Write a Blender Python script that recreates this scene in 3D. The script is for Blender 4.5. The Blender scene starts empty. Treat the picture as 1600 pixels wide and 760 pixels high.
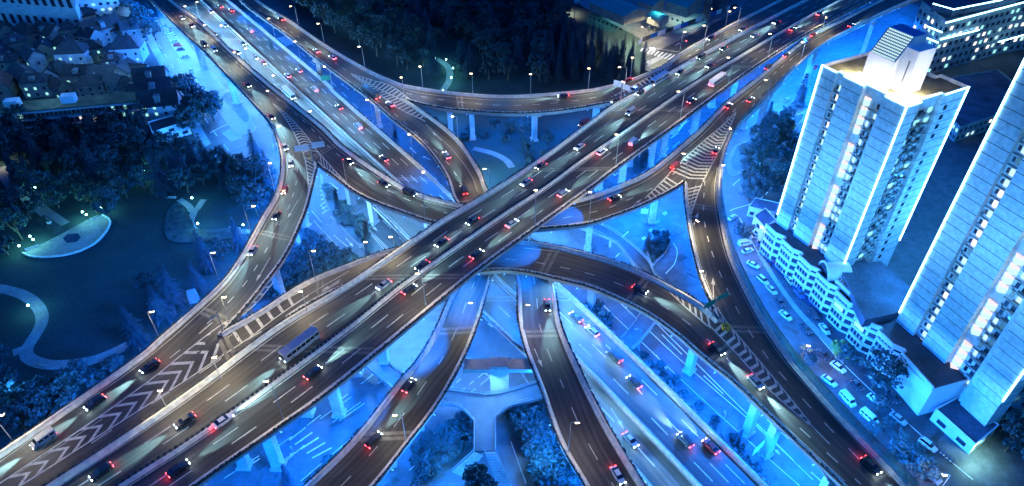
import bpy, math, random
from mathutils import Matrix, Vector
from mathutils.bvhtree import BVHTree
scene = bpy.context.scene
# ---------------------------------------------------------------- camera
CAM_H = 150.0
FPX = 1067.0
def _camrot():
    down = Vector((5.0, -1320.0, -FPX)).normalized(); up = -down
    fwd = Vector((0, 0, -1.0)); yh = (fwd - up * fwd.dot(up)).normalized(); xh = yh.cross(up)
    return Matrix((xh, yh, up))
RCAM = _camrot()
cam_data = bpy.data.cameras.new('camera'); cam = bpy.data.objects.new('camera', cam_data)
scene.collection.objects.link(cam)
cam_data.sensor_width = 36.0; cam_data.lens = 36.0 * FPX / 1600.0
cam_data.clip_start = 1.0; cam_data.clip_end = 5000.0
cam.matrix_world = Matrix.Translation((0, 0, CAM_H)) @ RCAM.to_4x4()
scene.camera = cam
# ---------------------------------------------------------------- world and exposure
world = bpy.data.worlds.new('World'); scene.world = world; world.use_nodes = True
wn = world.node_tree; bg = wn.nodes['Background']
sky = wn.nodes.new('ShaderNodeTexSky'); sky.sky_type = 'NISHITA'; sky.sun_disc = False
sky.sun_elevation = math.radians(1.0); sky.sun_rotation = math.radians(200); sky.altitude = 50
tint = wn.nodes.new('ShaderNodeMix'); tint.data_type = 'RGBA'; tint.blend_type = 'MULTIPLY'
tint.inputs[0].default_value = 1.0; tint.inputs[7].default_value = (0.005, 0.17, 1.0, 1)
wn.links.new(sky.outputs[0], tint.inputs[6]); wn.links.new(tint.outputs[2], bg.inputs[0])
SKY_STRENGTH = 0.9
bg.inputs[1].default_value = SKY_STRENGTH
vs = scene.view_settings; vs.view_transform = 'Standard'; vs.look = 'None'; vs.gamma = 1.0; vs.use_curve_mapping = False
vs.exposure = 0.35
scene.cycles.max_bounces = 5; scene.cycles.diffuse_bounces = 2; scene.cycles.glossy_bounces = 2
scene.cycles.transparent_max_bounces = 8; scene.cycles.sample_clamp_indirect = 4.0; scene.cycles.sample_clamp_direct = 20
scene.cycles.caustics_reflective = False; scene.cycles.caustics_refractive = False
# overall light levels
LAMP_W = 4300.0          # a warm street lamp on a deck
FLOOD_W = 46000.0         # a blue floodlight under a viaduct
BLUE = (0.004, 0.165, 1.0); CYAN = (0.14, 0.47, 1.0); WARM = (1.0, 0.86, 0.52); WASH = (0.075, 0.38, 1.0)
# ---------------------------------------------------------------- geometry helpers
random.seed(7)
def ray(u, v):
    return RCAM @ Vector((u - 800.0, 380.0 - v, -FPX))
def P(u, v, z=0.0):
    d = ray(u, v); t = (z - CAM_H) / d.z
    return Vector((d.x * t, d.y * t, z))
def height_over(base, v):
    """height reached above the world point base by something whose top shows at picture row v"""
    lo, hi = 0.0, 100.0
    for _ in range(40):
        m = (lo + hi) / 2; c = RCAM.transposed() @ (Vector((base.x, base.y, base.z + m)) - Vector((0, 0, CAM_H)))
        if 380 - FPX * c.y / -c.z > v: lo = m
        else: hi = m
    return (lo + hi) / 2
def pix(p):
    c = RCAM.transposed() @ (Vector(p) - Vector((0, 0, CAM_H)))
    return 800 + FPX * c.x / -c.z, 380 - FPX * c.y / -c.z
def spline(pts, step=2.5):
    """Catmull-Rom through world points, resampled about every step metres"""
    if len(pts) == 2: dense = [pts[0].lerp(pts[1], i / 20) for i in range(21)]
    else:
        q = [pts[0] * 2 - pts[1]] + list(pts) + [pts[-1] * 2 - pts[-2]]; dense = []
        for i in range(1, len(q) - 2):
            a, b, c, d = q[i - 1], q[i], q[i + 1], q[i + 2]
            for k in range(16):
                t = k / 16
                dense.append(0.5 * ((2 * b) + (c - a) * t + (2 * a - 5 * b + 4 * c - d) * t * t + (3 * b - a - 3 * c + d) * t ** 3))
        dense.append(pts[-1].copy())
    L = [0.0]
    for i in range(1, len(dense)): L.append(L[-1] + (dense[i] - dense[i - 1]).length)
    n = max(2, int(L[-1] / step)); out = []; j = 0
    for i in range(n + 1):
        s = L[-1] * i / n
        while j < len(L) - 2 and L[j + 1] < s: j += 1
        w = (s - L[j]) / max(1e-9, L[j + 1] - L[j]); out.append(dense[j].lerp(dense[j + 1], min(1, max(0, w))))
    return out
def resample(pts, n):
    L = [0.0]
    for i in range(1, len(pts)): L.append(L[-1] + (pts[i] - pts[i - 1]).length)
    out = []; j = 0
    for i in range(n + 1):
        s = L[-1] * i / n
        while j < len(L) - 2 and L[j + 1] < s: j += 1
        w = (s - L[j]) / max(1e-9, L[j + 1] - L[j]); out.append(pts[j].lerp(pts[j + 1], min(1, max(0, w))))
    return out
def side_dirs(pts):
    """unit horizontal normals to the right of travel"""
    out = []
    for i in range(len(pts)):
        a = pts[max(0, i - 1)]; b = pts[min(len(pts) - 1, i + 1)]; d = (b - a); d.z = 0
        d = d.normalized() if d.length > 1e-6 else Vector((1, 0, 0)); out.append(Vector((d.y, -d.x, 0)))
    return out
class MB:
    def __init__(s): s.v = []; s.f = []; s.uv = {}
    def add(s, vs_, fs, uvs=None):
        o = len(s.v); s.v += [tuple(x) for x in vs_]
        for k, f in enumerate(fs):
            s.f.append(tuple(i + o for i in f))
            if uvs: s.uv[len(s.f) - 1] = [uvs[i] for i in f]
    def quad(s, a, b, c, d): s.add([a, b, c, d], [(0, 1, 2, 3)])
    def box(s, c, size, rz=0.0, base=False, taper=1.0):
        hx, hy, hz = size[0] / 2, size[1] / 2, size[2] / 2; cz = c[2] + (hz if base else 0)
        cs, sn = math.cos(rz), math.sin(rz); vs_ = []
        for z, k in ((-hz, 1.0), (hz, taper)):
            for x, y in ((-hx, -hy), (hx, -hy), (hx, hy), (-hx, hy)):
                x *= k; y *= k
                vs_.append((c[0] + x * cs - y * sn, c[1] + x * sn + y * cs, cz + z))
        s.add(vs_, [(3, 2, 1, 0), (4, 5, 6, 7), (0, 1, 5, 4), (1, 2, 6, 5), (2, 3, 7, 6), (3, 0, 4, 7)])
    def tube(s, pts, r, n=6, r2=None):
        pts = [Vector(p) for p in pts]; vs_ = []; m = len(pts)
        for i, p in enumerate(pts):
            d = (pts[min(m - 1, i + 1)] - pts[max(0, i - 1)]).normalized()
            a = d.orthogonal().normalized(); b = d.cross(a)
            rr = r if r2 is None else r + (r2 - r) * i / (m - 1)
            for k in range(n):
                t = 2 * math.pi * k / n; vs_.append(p + a * math.cos(t) * rr + b * math.sin(t) * rr)
        fs = [(i * n + k, i * n + (k + 1) % n, (i + 1) * n + (k + 1) % n, (i + 1) * n + k) for i in range(m - 1) for k in range(n)]
        fs.append(tuple(range(n))[::-1]); fs.append(tuple((m - 1) * n + k for k in range(n)))
        s.add(vs_, fs)
    def prism(s, poly, z0, z1):
        n = len(poly); area = sum(poly[i][0] * poly[(i + 1) % n][1] - poly[(i + 1) % n][0] * poly[i][1] for i in range(n))
        if area < 0: poly = poly[::-1]
        vs_ = [(p[0], p[1], z0) for p in poly] + [(p[0], p[1], z1) for p in poly]
        s.add(vs_, [tuple(range(n))[::-1], tuple(range(n, 2 * n))] + [(i, (i + 1) % n, n + (i + 1) % n, n + i) for i in range(n)])
    def sweep(s, pts, prof, sides=None, closed=True, uv=False):
        """profile (offset to the right, height) carried along a polyline"""
        sides = sides or side_dirs(pts); m = len(prof); vs_ = []
        for p, d in zip(pts, sides):
            for (x, z) in prof: vs_.append(p + d * x + Vector((0, 0, z)))
        fs = []
        for i in range(len(pts) - 1):
            for k in range(m if closed else m - 1):
                k2 = (k + 1) % m; fs.append((i * m + k, i * m + k2, (i + 1) * m + k2, (i + 1) * m + k))
        if closed: fs.append(tuple(range(m))[::-1]); fs.append(tuple((len(pts) - 1) * m + k for k in range(m)))
        s.add(vs_, fs)
    def mesh(s, name, mat, smooth=False):
        me = bpy.data.meshes.new(name); me.from_pydata(s.v, [], s.f)
        if mat: me.materials.append(mat)
        if s.uv:
            lay = me.uv_layers.new(name='UVMap')
            for p in me.polygons:
                q = s.uv.get(p.index)
                if q:
                    for k, li in enumerate(p.loop_indices): lay.data[li].uv = q[k]
        if smooth:
            for p in me.polygons: p.use_smooth = True
        me.update(); return me
    def build(s, name, mat, parent=None, smooth=False, kind=None):
        o = bpy.data.objects.new(name, s.mesh(name, mat, smooth)); scene.collection.objects.link(o)
        if parent: o.parent = parent
        if kind: o['kind'] = kind
        return o
def tag(o, label, cat, group=None, kind=None):
    o['label'] = label; o['category'] = cat
    if group: o['group'] = group
    if kind: o['kind'] = kind
    return o
def empty(name, label, cat, loc=(0, 0, 0), rz=0.0, group=None):
    o = bpy.data.objects.new(name, None); scene.collection.objects.link(o)
    o.location = loc; o.rotation_euler = (0, 0, rz); o.empty_display_size = 0.5
    return tag(o, label, cat, group)
KIDS = {}
def copy_tree(o, parent=None):
    c = o.copy(); scene.collection.objects.link(c)
    if parent: c.parent = parent
    for ch in o.children: copy_tree(ch, c)
    return c
def place(proto, used, loc, rz, label, group=None, scale=None):
    """first call uses the prototype itself, then copies of it"""
    if not used.get(proto.name): used[proto.name] = True; o = proto
    else: o = copy_tree(proto)
    o.location = loc; o.rotation_euler = (0, 0, rz); o['label'] = label
    if scale: o.scale = scale
    if group: o['group'] = group
    return o
USED = {}
NTH = ['first', 'second', 'third', 'fourth', 'fifth', 'sixth', 'seventh', 'eighth', 'ninth', 'tenth', 'eleventh', 'twelfth',
       'thirteenth', 'fourteenth', 'fifteenth', 'sixteenth', 'seventeenth', 'eighteenth', 'nineteenth', 'twentieth']
def nth(i):
    if i >= 99: return 'hundredth' if i == 99 else 'hundred and ' + nth(i - 100)
    if i < 20: return NTH[i]
    tens = ['', '', 'twenty', 'thirty', 'forty', 'fifty', 'sixty', 'seventy', 'eighty', 'ninety'][(i + 1) // 10]
    if (i + 1) % 10 == 0: return tens[:-1] + 'ieth'
    return tens + '-' + NTH[(i + 1) % 10 - 1]
# ---------------------------------------------------------------- materials
def mat(name, col, rough=0.8, var=0.25, scale=0.6, bump=0.0, metal=0.0, fine=None, spec=0.3, rnd=0.0):
    m = bpy.data.materials.new(name); m.use_nodes = True; nt = m.node_tree; b = nt.nodes['Principled BSDF']
    b.inputs['Roughness'].default_value = rough; b.inputs['Metallic'].default_value = metal
    b.inputs['Specular IOR Level'].default_value = spec
    tc = nt.nodes.new('ShaderNodeTexCoord'); nz = nt.nodes.new('ShaderNodeTexNoise'); nz.inputs['Scale'].default_value = scale
    nz.inputs['Detail'].default_value = 5; nt.links.new(tc.outputs['Object'], nz.inputs['Vector'])
    rp = nt.nodes.new('ShaderNodeValToRGB'); rp.color_ramp.elements[0].position = 0.3; rp.color_ramp.elements[1].position = 0.7
    rp.color_ramp.elements[0].color = tuple(c * (1 - var) for c in col) + (1,)
    rp.color_ramp.elements[1].color = tuple(min(1, c * (1 + var)) for c in col) + (1,)
    nt.links.new(nz.outputs[0], rp.inputs[0]); last = rp.outputs[0]
    if fine:
        n2 = nt.nodes.new('ShaderNodeTexNoise'); n2.inputs['Scale'].default_value = fine; n2.inputs['Detail'].default_value = 3
        nt.links.new(tc.outputs['Object'], n2.inputs['Vector'])
        mr = nt.nodes.new('ShaderNodeMapRange'); mr.inputs[1].default_value = 0.3; mr.inputs[2].default_value = 0.7
        mr.inputs[3].default_value = 0.8; mr.inputs[4].default_value = 1.2; nt.links.new(n2.outputs[0], mr.inputs[0])
        mx = nt.nodes.new('ShaderNodeVectorMath'); mx.operation = 'SCALE'
        nt.links.new(last, mx.inputs[0]); nt.links.new(mr.outputs[0], mx.inputs['Scale']); last = mx.outputs[0]
    if rnd:
        oi = nt.nodes.new('ShaderNodeObjectInfo'); mr = nt.nodes.new('ShaderNodeMapRange')
        mr.inputs[3].default_value = 1 - rnd; mr.inputs[4].default_value = 1 + rnd; nt.links.new(oi.outputs['Random'], mr.inputs[0])
        mx = nt.nodes.new('ShaderNodeVectorMath'); mx.operation = 'SCALE'
        nt.links.new(last, mx.inputs[0]); nt.links.new(mr.outputs[0], mx.inputs['Scale']); last = mx.outputs[0]
    nt.links.new(last, b.inputs['Base Color'])
    if bump:
        bp = nt.nodes.new('ShaderNodeBump'); bp.inputs['Strength'].default_value = bump
        nt.links.new(nz.outputs[0], bp.inputs['Height']); nt.links.new(bp.outputs[0], b.inputs['Normal'])
    return m
def emit(name, col, strength):
    m = bpy.data.materials.new(name); m.use_nodes = True; b = m.node_tree.nodes['Principled BSDF']
    b.inputs['Base Color'].default_value = (0.1, 0.1, 0.1, 1); b.inputs['Emission Color'].default_value = tuple(col) + (1,)
    b.inputs['Emission Strength'].default_value = strength; return m
def asphalt_uv(name, col):
    """road surface worn along the lanes: noise stretched along the travel direction of the UV map (metres)"""
    m = bpy.data.materials.new(name); m.use_nodes = True; nt = m.node_tree; b = nt.nodes['Principled BSDF']
    b.inputs['Roughness'].default_value = 0.62; b.inputs['Specular IOR Level'].default_value = 0.35
    uv = nt.nodes.new('ShaderNodeUVMap'); uv.uv_map = 'UVMap'
    mp = nt.nodes.new('ShaderNodeMapping'); mp.inputs['Scale'].default_value = (0.9, 0.012, 1); nt.links.new(uv.outputs[0], mp.inputs[0])
    n1 = nt.nodes.new('ShaderNodeTexNoise'); n1.inputs['Scale'].default_value = 1.0; n1.inputs['Detail'].default_value = 4; nt.links.new(mp.outputs[0], n1.inputs['Vector'])
    n2 = nt.nodes.new('ShaderNodeTexNoise'); n2.inputs['Scale'].default_value = 0.09; n2.inputs['Detail'].default_value = 6; nt.links.new(uv.outputs[0], n2.inputs['Vector'])
    n3 = nt.nodes.new('ShaderNodeTexNoise'); n3.inputs['Scale'].default_value = 3.0; n3.inputs['Detail'].default_value = 2; nt.links.new(uv.outputs[0], n3.inputs['Vector'])
    def rng(src, lo, hi):
        r = nt.nodes.new('ShaderNodeMapRange'); r.inputs[1].default_value = 0.3; r.inputs[2].default_value = 0.7
        r.inputs[3].default_value = lo; r.inputs[4].default_value = hi; nt.links.new(src, r.inputs[0]); return r.outputs[0]
    def mul(a, c):
        x = nt.nodes.new('ShaderNodeMath'); x.operation = 'MULTIPLY'; nt.links.new(a, x.inputs[0]); nt.links.new(c, x.inputs[1]); return x.outputs[0]
    sx = nt.nodes.new('ShaderNodeSeparateXYZ'); nt.links.new(uv.outputs[0], sx.inputs[0])
    w1 = nt.nodes.new('ShaderNodeMath'); w1.operation = 'MULTIPLY'; w1.inputs[1].default_value = 2 * math.pi / 1.8; nt.links.new(sx.outputs[0], w1.inputs[0])
    w2 = nt.nodes.new('ShaderNodeMath'); w2.operation = 'SINE'; nt.links.new(w1.outputs[0], w2.inputs[0])
    w3 = nt.nodes.new('ShaderNodeMapRange'); w3.inputs[1].default_value = -1; w3.inputs[2].default_value = 1; w3.inputs[3].default_value = 0.84; w3.inputs[4].default_value = 1.1; nt.links.new(w2.outputs[0], w3.inputs[0])
    mp2 = nt.nodes.new('ShaderNodeMapping'); mp2.inputs['Scale'].default_value = (0.28, 0.035, 1); nt.links.new(uv.outputs[0], mp2.inputs[0])
    vo = nt.nodes.new('ShaderNodeTexVoronoi'); vo.inputs['Scale'].default_value = 1.0; vo.distance = 'CHEBYCHEV'; nt.links.new(mp2.outputs[0], vo.inputs['Vector'])
    sc_ = nt.nodes.new('ShaderNodeSeparateColor'); nt.links.new(vo.outputs['Color'], sc_.inputs[0])
    k = mul(mul(rng(n1.outputs[0], 0.62, 1.4), rng(n2.outputs[0], 0.66, 1.34)), mul(rng(n3.outputs[0], 0.8, 1.2), mul(w3.outputs[0], rng(sc_.outputs[0], 0.84, 1.1))))
    rgb = nt.nodes.new('ShaderNodeRGB'); rgb.outputs[0].default_value = tuple(col) + (1,)
    mx = nt.nodes.new('ShaderNodeVectorMath'); mx.operation = 'SCALE'; nt.links.new(rgb.outputs[0], mx.inputs[0]); nt.links.new(k, mx.inputs['Scale'])
    nt.links.new(mx.outputs[0], b.inputs['Base Color']); return m
M = {}
M['asphalt'] = asphalt_uv('deck asphalt', (0.074, 0.068, 0.060))
M['road'] = mat('street asphalt', (0.052, 0.056, 0.062), 0.55, 0.35, 0.35, fine=1.3)
M['street_paint'] = mat('street paint', (0.80, 0.80, 0.78), 0.5, 0.15, 0.8)
M['concrete'] = mat('concrete', (0.42, 0.41, 0.39), 0.85, 0.22, 0.25, fine=1.5)
M['parapet'] = mat('parapet concrete', (0.70, 0.67, 0.58), 0.75, 0.10, 0.12, fine=0.8)
M['pave'] = mat('paving', (0.22, 0.22, 0.22), 0.85, 0.2, 0.15, fine=1.0)
M['soil'] = mat('bare ground', (0.06, 0.065, 0.06), 0.95, 0.4, 0.05, fine=0.6)
M['grass'] = mat('lawn', (0.018, 0.040, 0.040), 0.95, 0.35, 0.04, fine=0.9)
M['paint'] = mat('road paint', (0.62, 0.60, 0.50), 0.6, 0.25, 0.9, fine=3.0)
M['joint'] = mat('joint strip', (0.20, 0.18, 0.145), 0.8, 0.3, 0.5)
M['patch'] = mat('repair patch', (0.035, 0.033, 0.032), 0.7, 0.3, 0.5)
M['foliage'] = mat('broadleaf foliage', (0.030, 0.058, 0.060), 0.75, 0.5, 0.35, rnd=0.4)
M['needles'] = mat('conifer foliage', (0.028, 0.052, 0.065), 0.75, 0.4, 0.6, rnd=0.3)
M['lit_leaf'] = mat('yellow light tinted foliage', (0.30, 0.27, 0.07), 0.7, 0.3, 0.8)  # yellow light on these trees is put into the leaf colour
M['hedge'] = mat('hedge foliage', (0.028, 0.048, 0.055), 0.8, 0.5, 0.5)
M['bark'] = mat('bark', (0.09, 0.065, 0.045), 0.9, 0.3, 1.5)
M['planter'] = mat('planter clay', (0.13, 0.055, 0.035), 0.8, 0.3, 0.7)
M['steel'] = mat('galvanised steel', (0.40, 0.41, 0.42), 0.45, 0.12, 1.0, metal=0.6)
M['dark_steel'] = mat('dark steel', (0.06, 0.07, 0.08), 0.5, 0.2, 1.0, metal=0.4)
M['white'] = mat('white enamel', (0.72, 0.73, 0.73), 0.5, 0.06, 0.6)
M['wall'] = mat('painted tower wall', (0.60, 0.61, 0.60), 0.75, 0.10, 0.12, fine=0.8)
M['wall_dim'] = mat('rendered house wall', (0.24, 0.235, 0.21), 0.85, 0.25, 0.3, fine=1.2, rnd=0.25)
M['seam'] = mat('wall seam', (0.06, 0.07, 0.08), 0.8, 0.1, 1.0)
M['roof_tile'] = mat('dark roof tile', (0.050, 0.048, 0.050), 0.7, 0.35, 0.8, fine=3, rnd=0.4)
M['roof_red'] = mat('brown roof tile', (0.105, 0.055, 0.045), 0.75, 0.35, 0.8, fine=3, rnd=0.3)
M['roof_flat'] = mat('flat roof felt', (0.045, 0.06, 0.085), 0.85, 0.45, 0.15, fine=1.0)
M['roof_green'] = mat('mossy flat roof', (0.16, 0.14, 0.07), 0.9, 0.4, 0.2, fine=1.0)
M['roof_teal'] = mat('green sheet roofing', (0.03, 0.22, 0.22), 0.5, 0.15, 0.2)
M['glass'] = mat('dark window glass', (0.025, 0.035, 0.05), 0.12, 0.3, 0.5, spec=0.8)
M['car_glass'] = mat('car glass', (0.012, 0.015, 0.02), 0.08, 0.2, 0.5, spec=0.9)
M['rubber'] = mat('tyre rubber', (0.02, 0.02, 0.02), 0.8, 0.1, 3)
M['rim'] = mat('alloy rim', (0.5, 0.5, 0.5), 0.3, 0.1, 3, metal=0.8)
M['sign_green'] = mat('green sign face', (0.01, 0.16, 0.11), 0.5, 0.1, 1)
M['sign_blue'] = mat('blue sign face', (0.01, 0.10, 0.35), 0.5, 0.1, 1)
M['lamp_on'] = emit('lit lamp head', (1.0, 0.70, 0.34), 22)
M['lamp_teal'] = emit('lit park lamp', (0.35, 1.0, 0.9), 45)
M['flood_on'] = emit('lit blue floodlight', (0.10, 0.4, 1.0), 2.5)
M['led'] = emit('blue white LED strip', (0.26, 0.66, 1.0), 12)
M['win_on'] = emit('lit stairwell window', (0.62, 0.95, 0.88), 0.85)
M['win_warm'] = emit('lit warm window', (1.0, 0.86, 0.72), 1.3)
M['canopy_glow'] = emit('self glowing canopy', (1.0, 0.84, 0.80), 0.75)  # light on the bay canopies, put into the material as glow
M['win_teal'] = emit('lit teal window', (0.35, 0.9, 0.8), 0.9)
M['win_dim'] = emit('dim window', (0.12, 0.4, 0.55), 0.28)
M['head_on'] = emit('lit headlight', (0.75, 0.95, 1.0), 160)
M['tail_on'] = emit('lit tail light', (1.0, 0.05, 0.06), 28)
M['flood_white'] = emit('lit white floodlight', (1.0, 0.96, 0.85), 60)
def glassmat(name, col, alpha):
    m = mat(name, col, 0.15, 0.1, 1.0, spec=0.6); m.node_tree.nodes['Principled BSDF'].inputs['Alpha'].default_value = alpha; return m
M['screen'] = glassmat('tinted noise screen', (0.05, 0.22, 0.22), 0.5)
def light(name, kind, loc, power, col, radius=0.3, direction=None, angle=None, blend=0.6, parent=None):
    d = bpy.data.lights.new(name, kind); d.energy = power; d.color = col; d.shadow_soft_size = radius
    if kind == 'SPOT': d.spot_size = math.radians(angle or 100); d.spot_blend = blend
    o = bpy.data.objects.new(name, d); scene.collection.objects.link(o); o.location = loc
    if direction is not None: o.rotation_euler = Vector(direction).to_track_quat('-Z', 'Y').to_euler()
    if parent: o.parent = parent
    return o
# ================================================================ ground and streets
def poly_px(pts, z): return [P(u, v, z) for u, v in pts]
def sheet(name, pts, z, m, parent=None):
    mb = MB(); n = len(pts); mb.add([(p[0], p[1], z) for p in pts], [tuple(range(n))])
    o = mb.build(name, m, parent); o['kind'] = 'structure'
    if o.data.polygons and o.data.polygons[0].normal.z < 0: o.data.flip_normals()
    return o
def slab(name, pts, z0, z1, m, kind='structure', parent=None):
    mb = MB(); mb.prism([(p[0], p[1]) for p in pts], z0, z1); return mb.build(name, m, parent, kind=kind)
sheet('ground', [(-1500, -400), (1500, -400), (1500, 2200), (-1500, 2200)], 0.0, M['soil'])
sheet('road', poly_px([(150, -90), (228, 60), (285, 170), (330, 280), (372, 335), (430, 385), (400, 480), (300, 570), (0, 740), (-300, 950),
                       (1150, 950), (1700, 950), (1500, 770), (1380, 620), (1250, 470), (1160, 345), (1160, 300), (1300, 120), (1440, 60), (1560, 20), (1700, -40), (1640, -90)], 0.004), 0.004, M['road'])
sheet('lawn', poly_px([(-500, 900), (-700, 300), (-300, 205), (0, 205), (225, 205), (330, 270), (405, 330), (440, 400), (300, 580), (0, 760)], 0.008), 0.008, M['grass'])
sheet('park_ground', poly_px([(440, -80), (470, 40), (560, 135), (690, 225), (765, 305), (860, 245), (965, 165), (1010, 118), (1000, 60), (905, 8), (870, -80)], 0.008), 0.008, M['grass'])
sheet('pavement', poly_px([(895, -60), (905, 10), (1003, 62), (1010, 88), (1150, 20), (1230, -60)], 0.008), 0.008, M['pave'])
sheet('yard', poly_px([(1110, 330), (1150, 250), (1230, 190), (1300, 110), (1460, 130), (1640, 180), (1900, 400), (1900, 760), (1560, 800), (1480, 790)], 0.012), 0.012, M['road'])
# kerbs and pavements along the left street
def strip_px(name, a, b, z0, z1, m):
    """raised strip between two picture polylines on the ground"""
    A = spline([P(*p, 0) for p in a], 4); B = spline([P(*p, 0) for p in b], 4); n = max(len(A), len(B)); A = resample(A, n); B = resample(B, n)
    mb = MB(); top = [(p.x, p.y, z1) for p in A] + [(p.x, p.y, z1) for p in B]; k = n + 1
    mb.add(top, [(i, i + 1, k + i + 1, k + i) for i in range(n)])
    for row, S in ((0, A), (1, B)):
        mb.add([(p.x, p.y, z0) for p in S] + [(p.x, p.y, z1) for p in S], [(i, i + 1, k + i + 1, k + i) for i in range(n)])
    return mb.build(name, m, kind='structure')
strip_px('pavement', [(232, -20), (262, 60), (318, 140), (352, 190), (372, 215)], [(250, -20), (285, 55), (345, 130), (392, 185), (400, 205)], 0.0, 0.14, M['pave'])
strip_px('pavement', [(175, -20), (214, 40), (243, 90), (275, 150), (305, 215), (318, 232)], [(188, -20), (228, 40), (256, 90), (288, 150), (318, 205), (330, 225)], 0.0, 0.14, M['pave'])
# parking forecourt kerb
strip_px('pavement', [(1190, 400), (1250, 485), (1330, 560)], [(1182, 398), (1243, 487), (1318, 566)], 0.0, 0.14, M['pave'])
# park paths
PZ = [0.026]
def path_px(pts, w):
    PZ[0] += 0.004
    c = spline([P(*p, 0) for p in pts], 2.0); sd = side_dirs(c); mb = MB(); n = len(c)
    mb.add([p - d * w / 2 + Vector((0, 0, PZ[0])) for p, d in zip(c, sd)] + [p + d * w / 2 + Vector((0, 0, PZ[0])) for p, d in zip(c, sd)],
           [(i, n + i, n + i + 1, i + 1) for i in range(n - 1)])
    return mb.build('path', M['pave'], kind='structure')
path_px([(-30, 448), (5, 452), (38, 462), (60, 480), (66, 500), (58, 520), (42, 545), (45, 560), (75, 570), (120, 568), (160, 558), (200, 540)], 3.6)
path_px([(20, 552), (38, 545), (52, 540)], 3.0)
path_px([(0, 262), (20, 290), (45, 312), (75, 335), (100, 352)], 4.5)
path_px([(280, 312), (295, 322), (303, 332), (318, 312)], 2.4)
path_px([(303, 332), (298, 350), (312, 364), (345, 362), (392, 362)], 2.6)
path_px([(682, 92), (700, 105), (702, 125), (692, 142)], 3.4)
path_px([(740, 232), (770, 240), (790, 250), (800, 262)], 3.0)
# sunken boat shaped plaza in the park
plz = [(36, 396), (90, 370), (140, 343), (160, 337), (172, 345), (168, 360), (150, 380), (120, 395), (85, 402), (50, 402)]
slab('plaza', spline([P(*p, 0) for p in plz + plz[:1]], 2.0)[:-1], 0.0, 0.25, M['pave'])
rim = MB(); rim.sweep(spline([P(*p, 0.25) for p in plz[3:] + plz[:1]], 2.0), [(-0.3, 0), (0.3, 0), (0.3, 0.5), (-0.3, 0.5)])
tag(rim.build('garden_wall', M['parapet']), 'low pale curved wall round the lit boat shaped plaza', 'wall')
pond = sheet('pond', poly_px([(98, 372), (106, 366), (122, 365), (126, 371), (120, 378), (104, 380)], 0.26), 0.262, M['glass'])
slab('garden_bed', poly_px([(55, 345), (70, 337), (102, 358), (86, 366)], 0.0), 0.0, 0.3, M['hedge'])
# teal planting mound by the second path
for pts in ([(262, 330), (280, 318), (300, 345), (310, 360), (370, 358), (372, 370), (330, 378), (275, 380), (258, 365)],):
    slab('planting_bed', spline([P(*p, 0) for p in pts + pts[:1]], 2.0)[:-1], 0.0, 0.5, M['hedge'])
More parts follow.
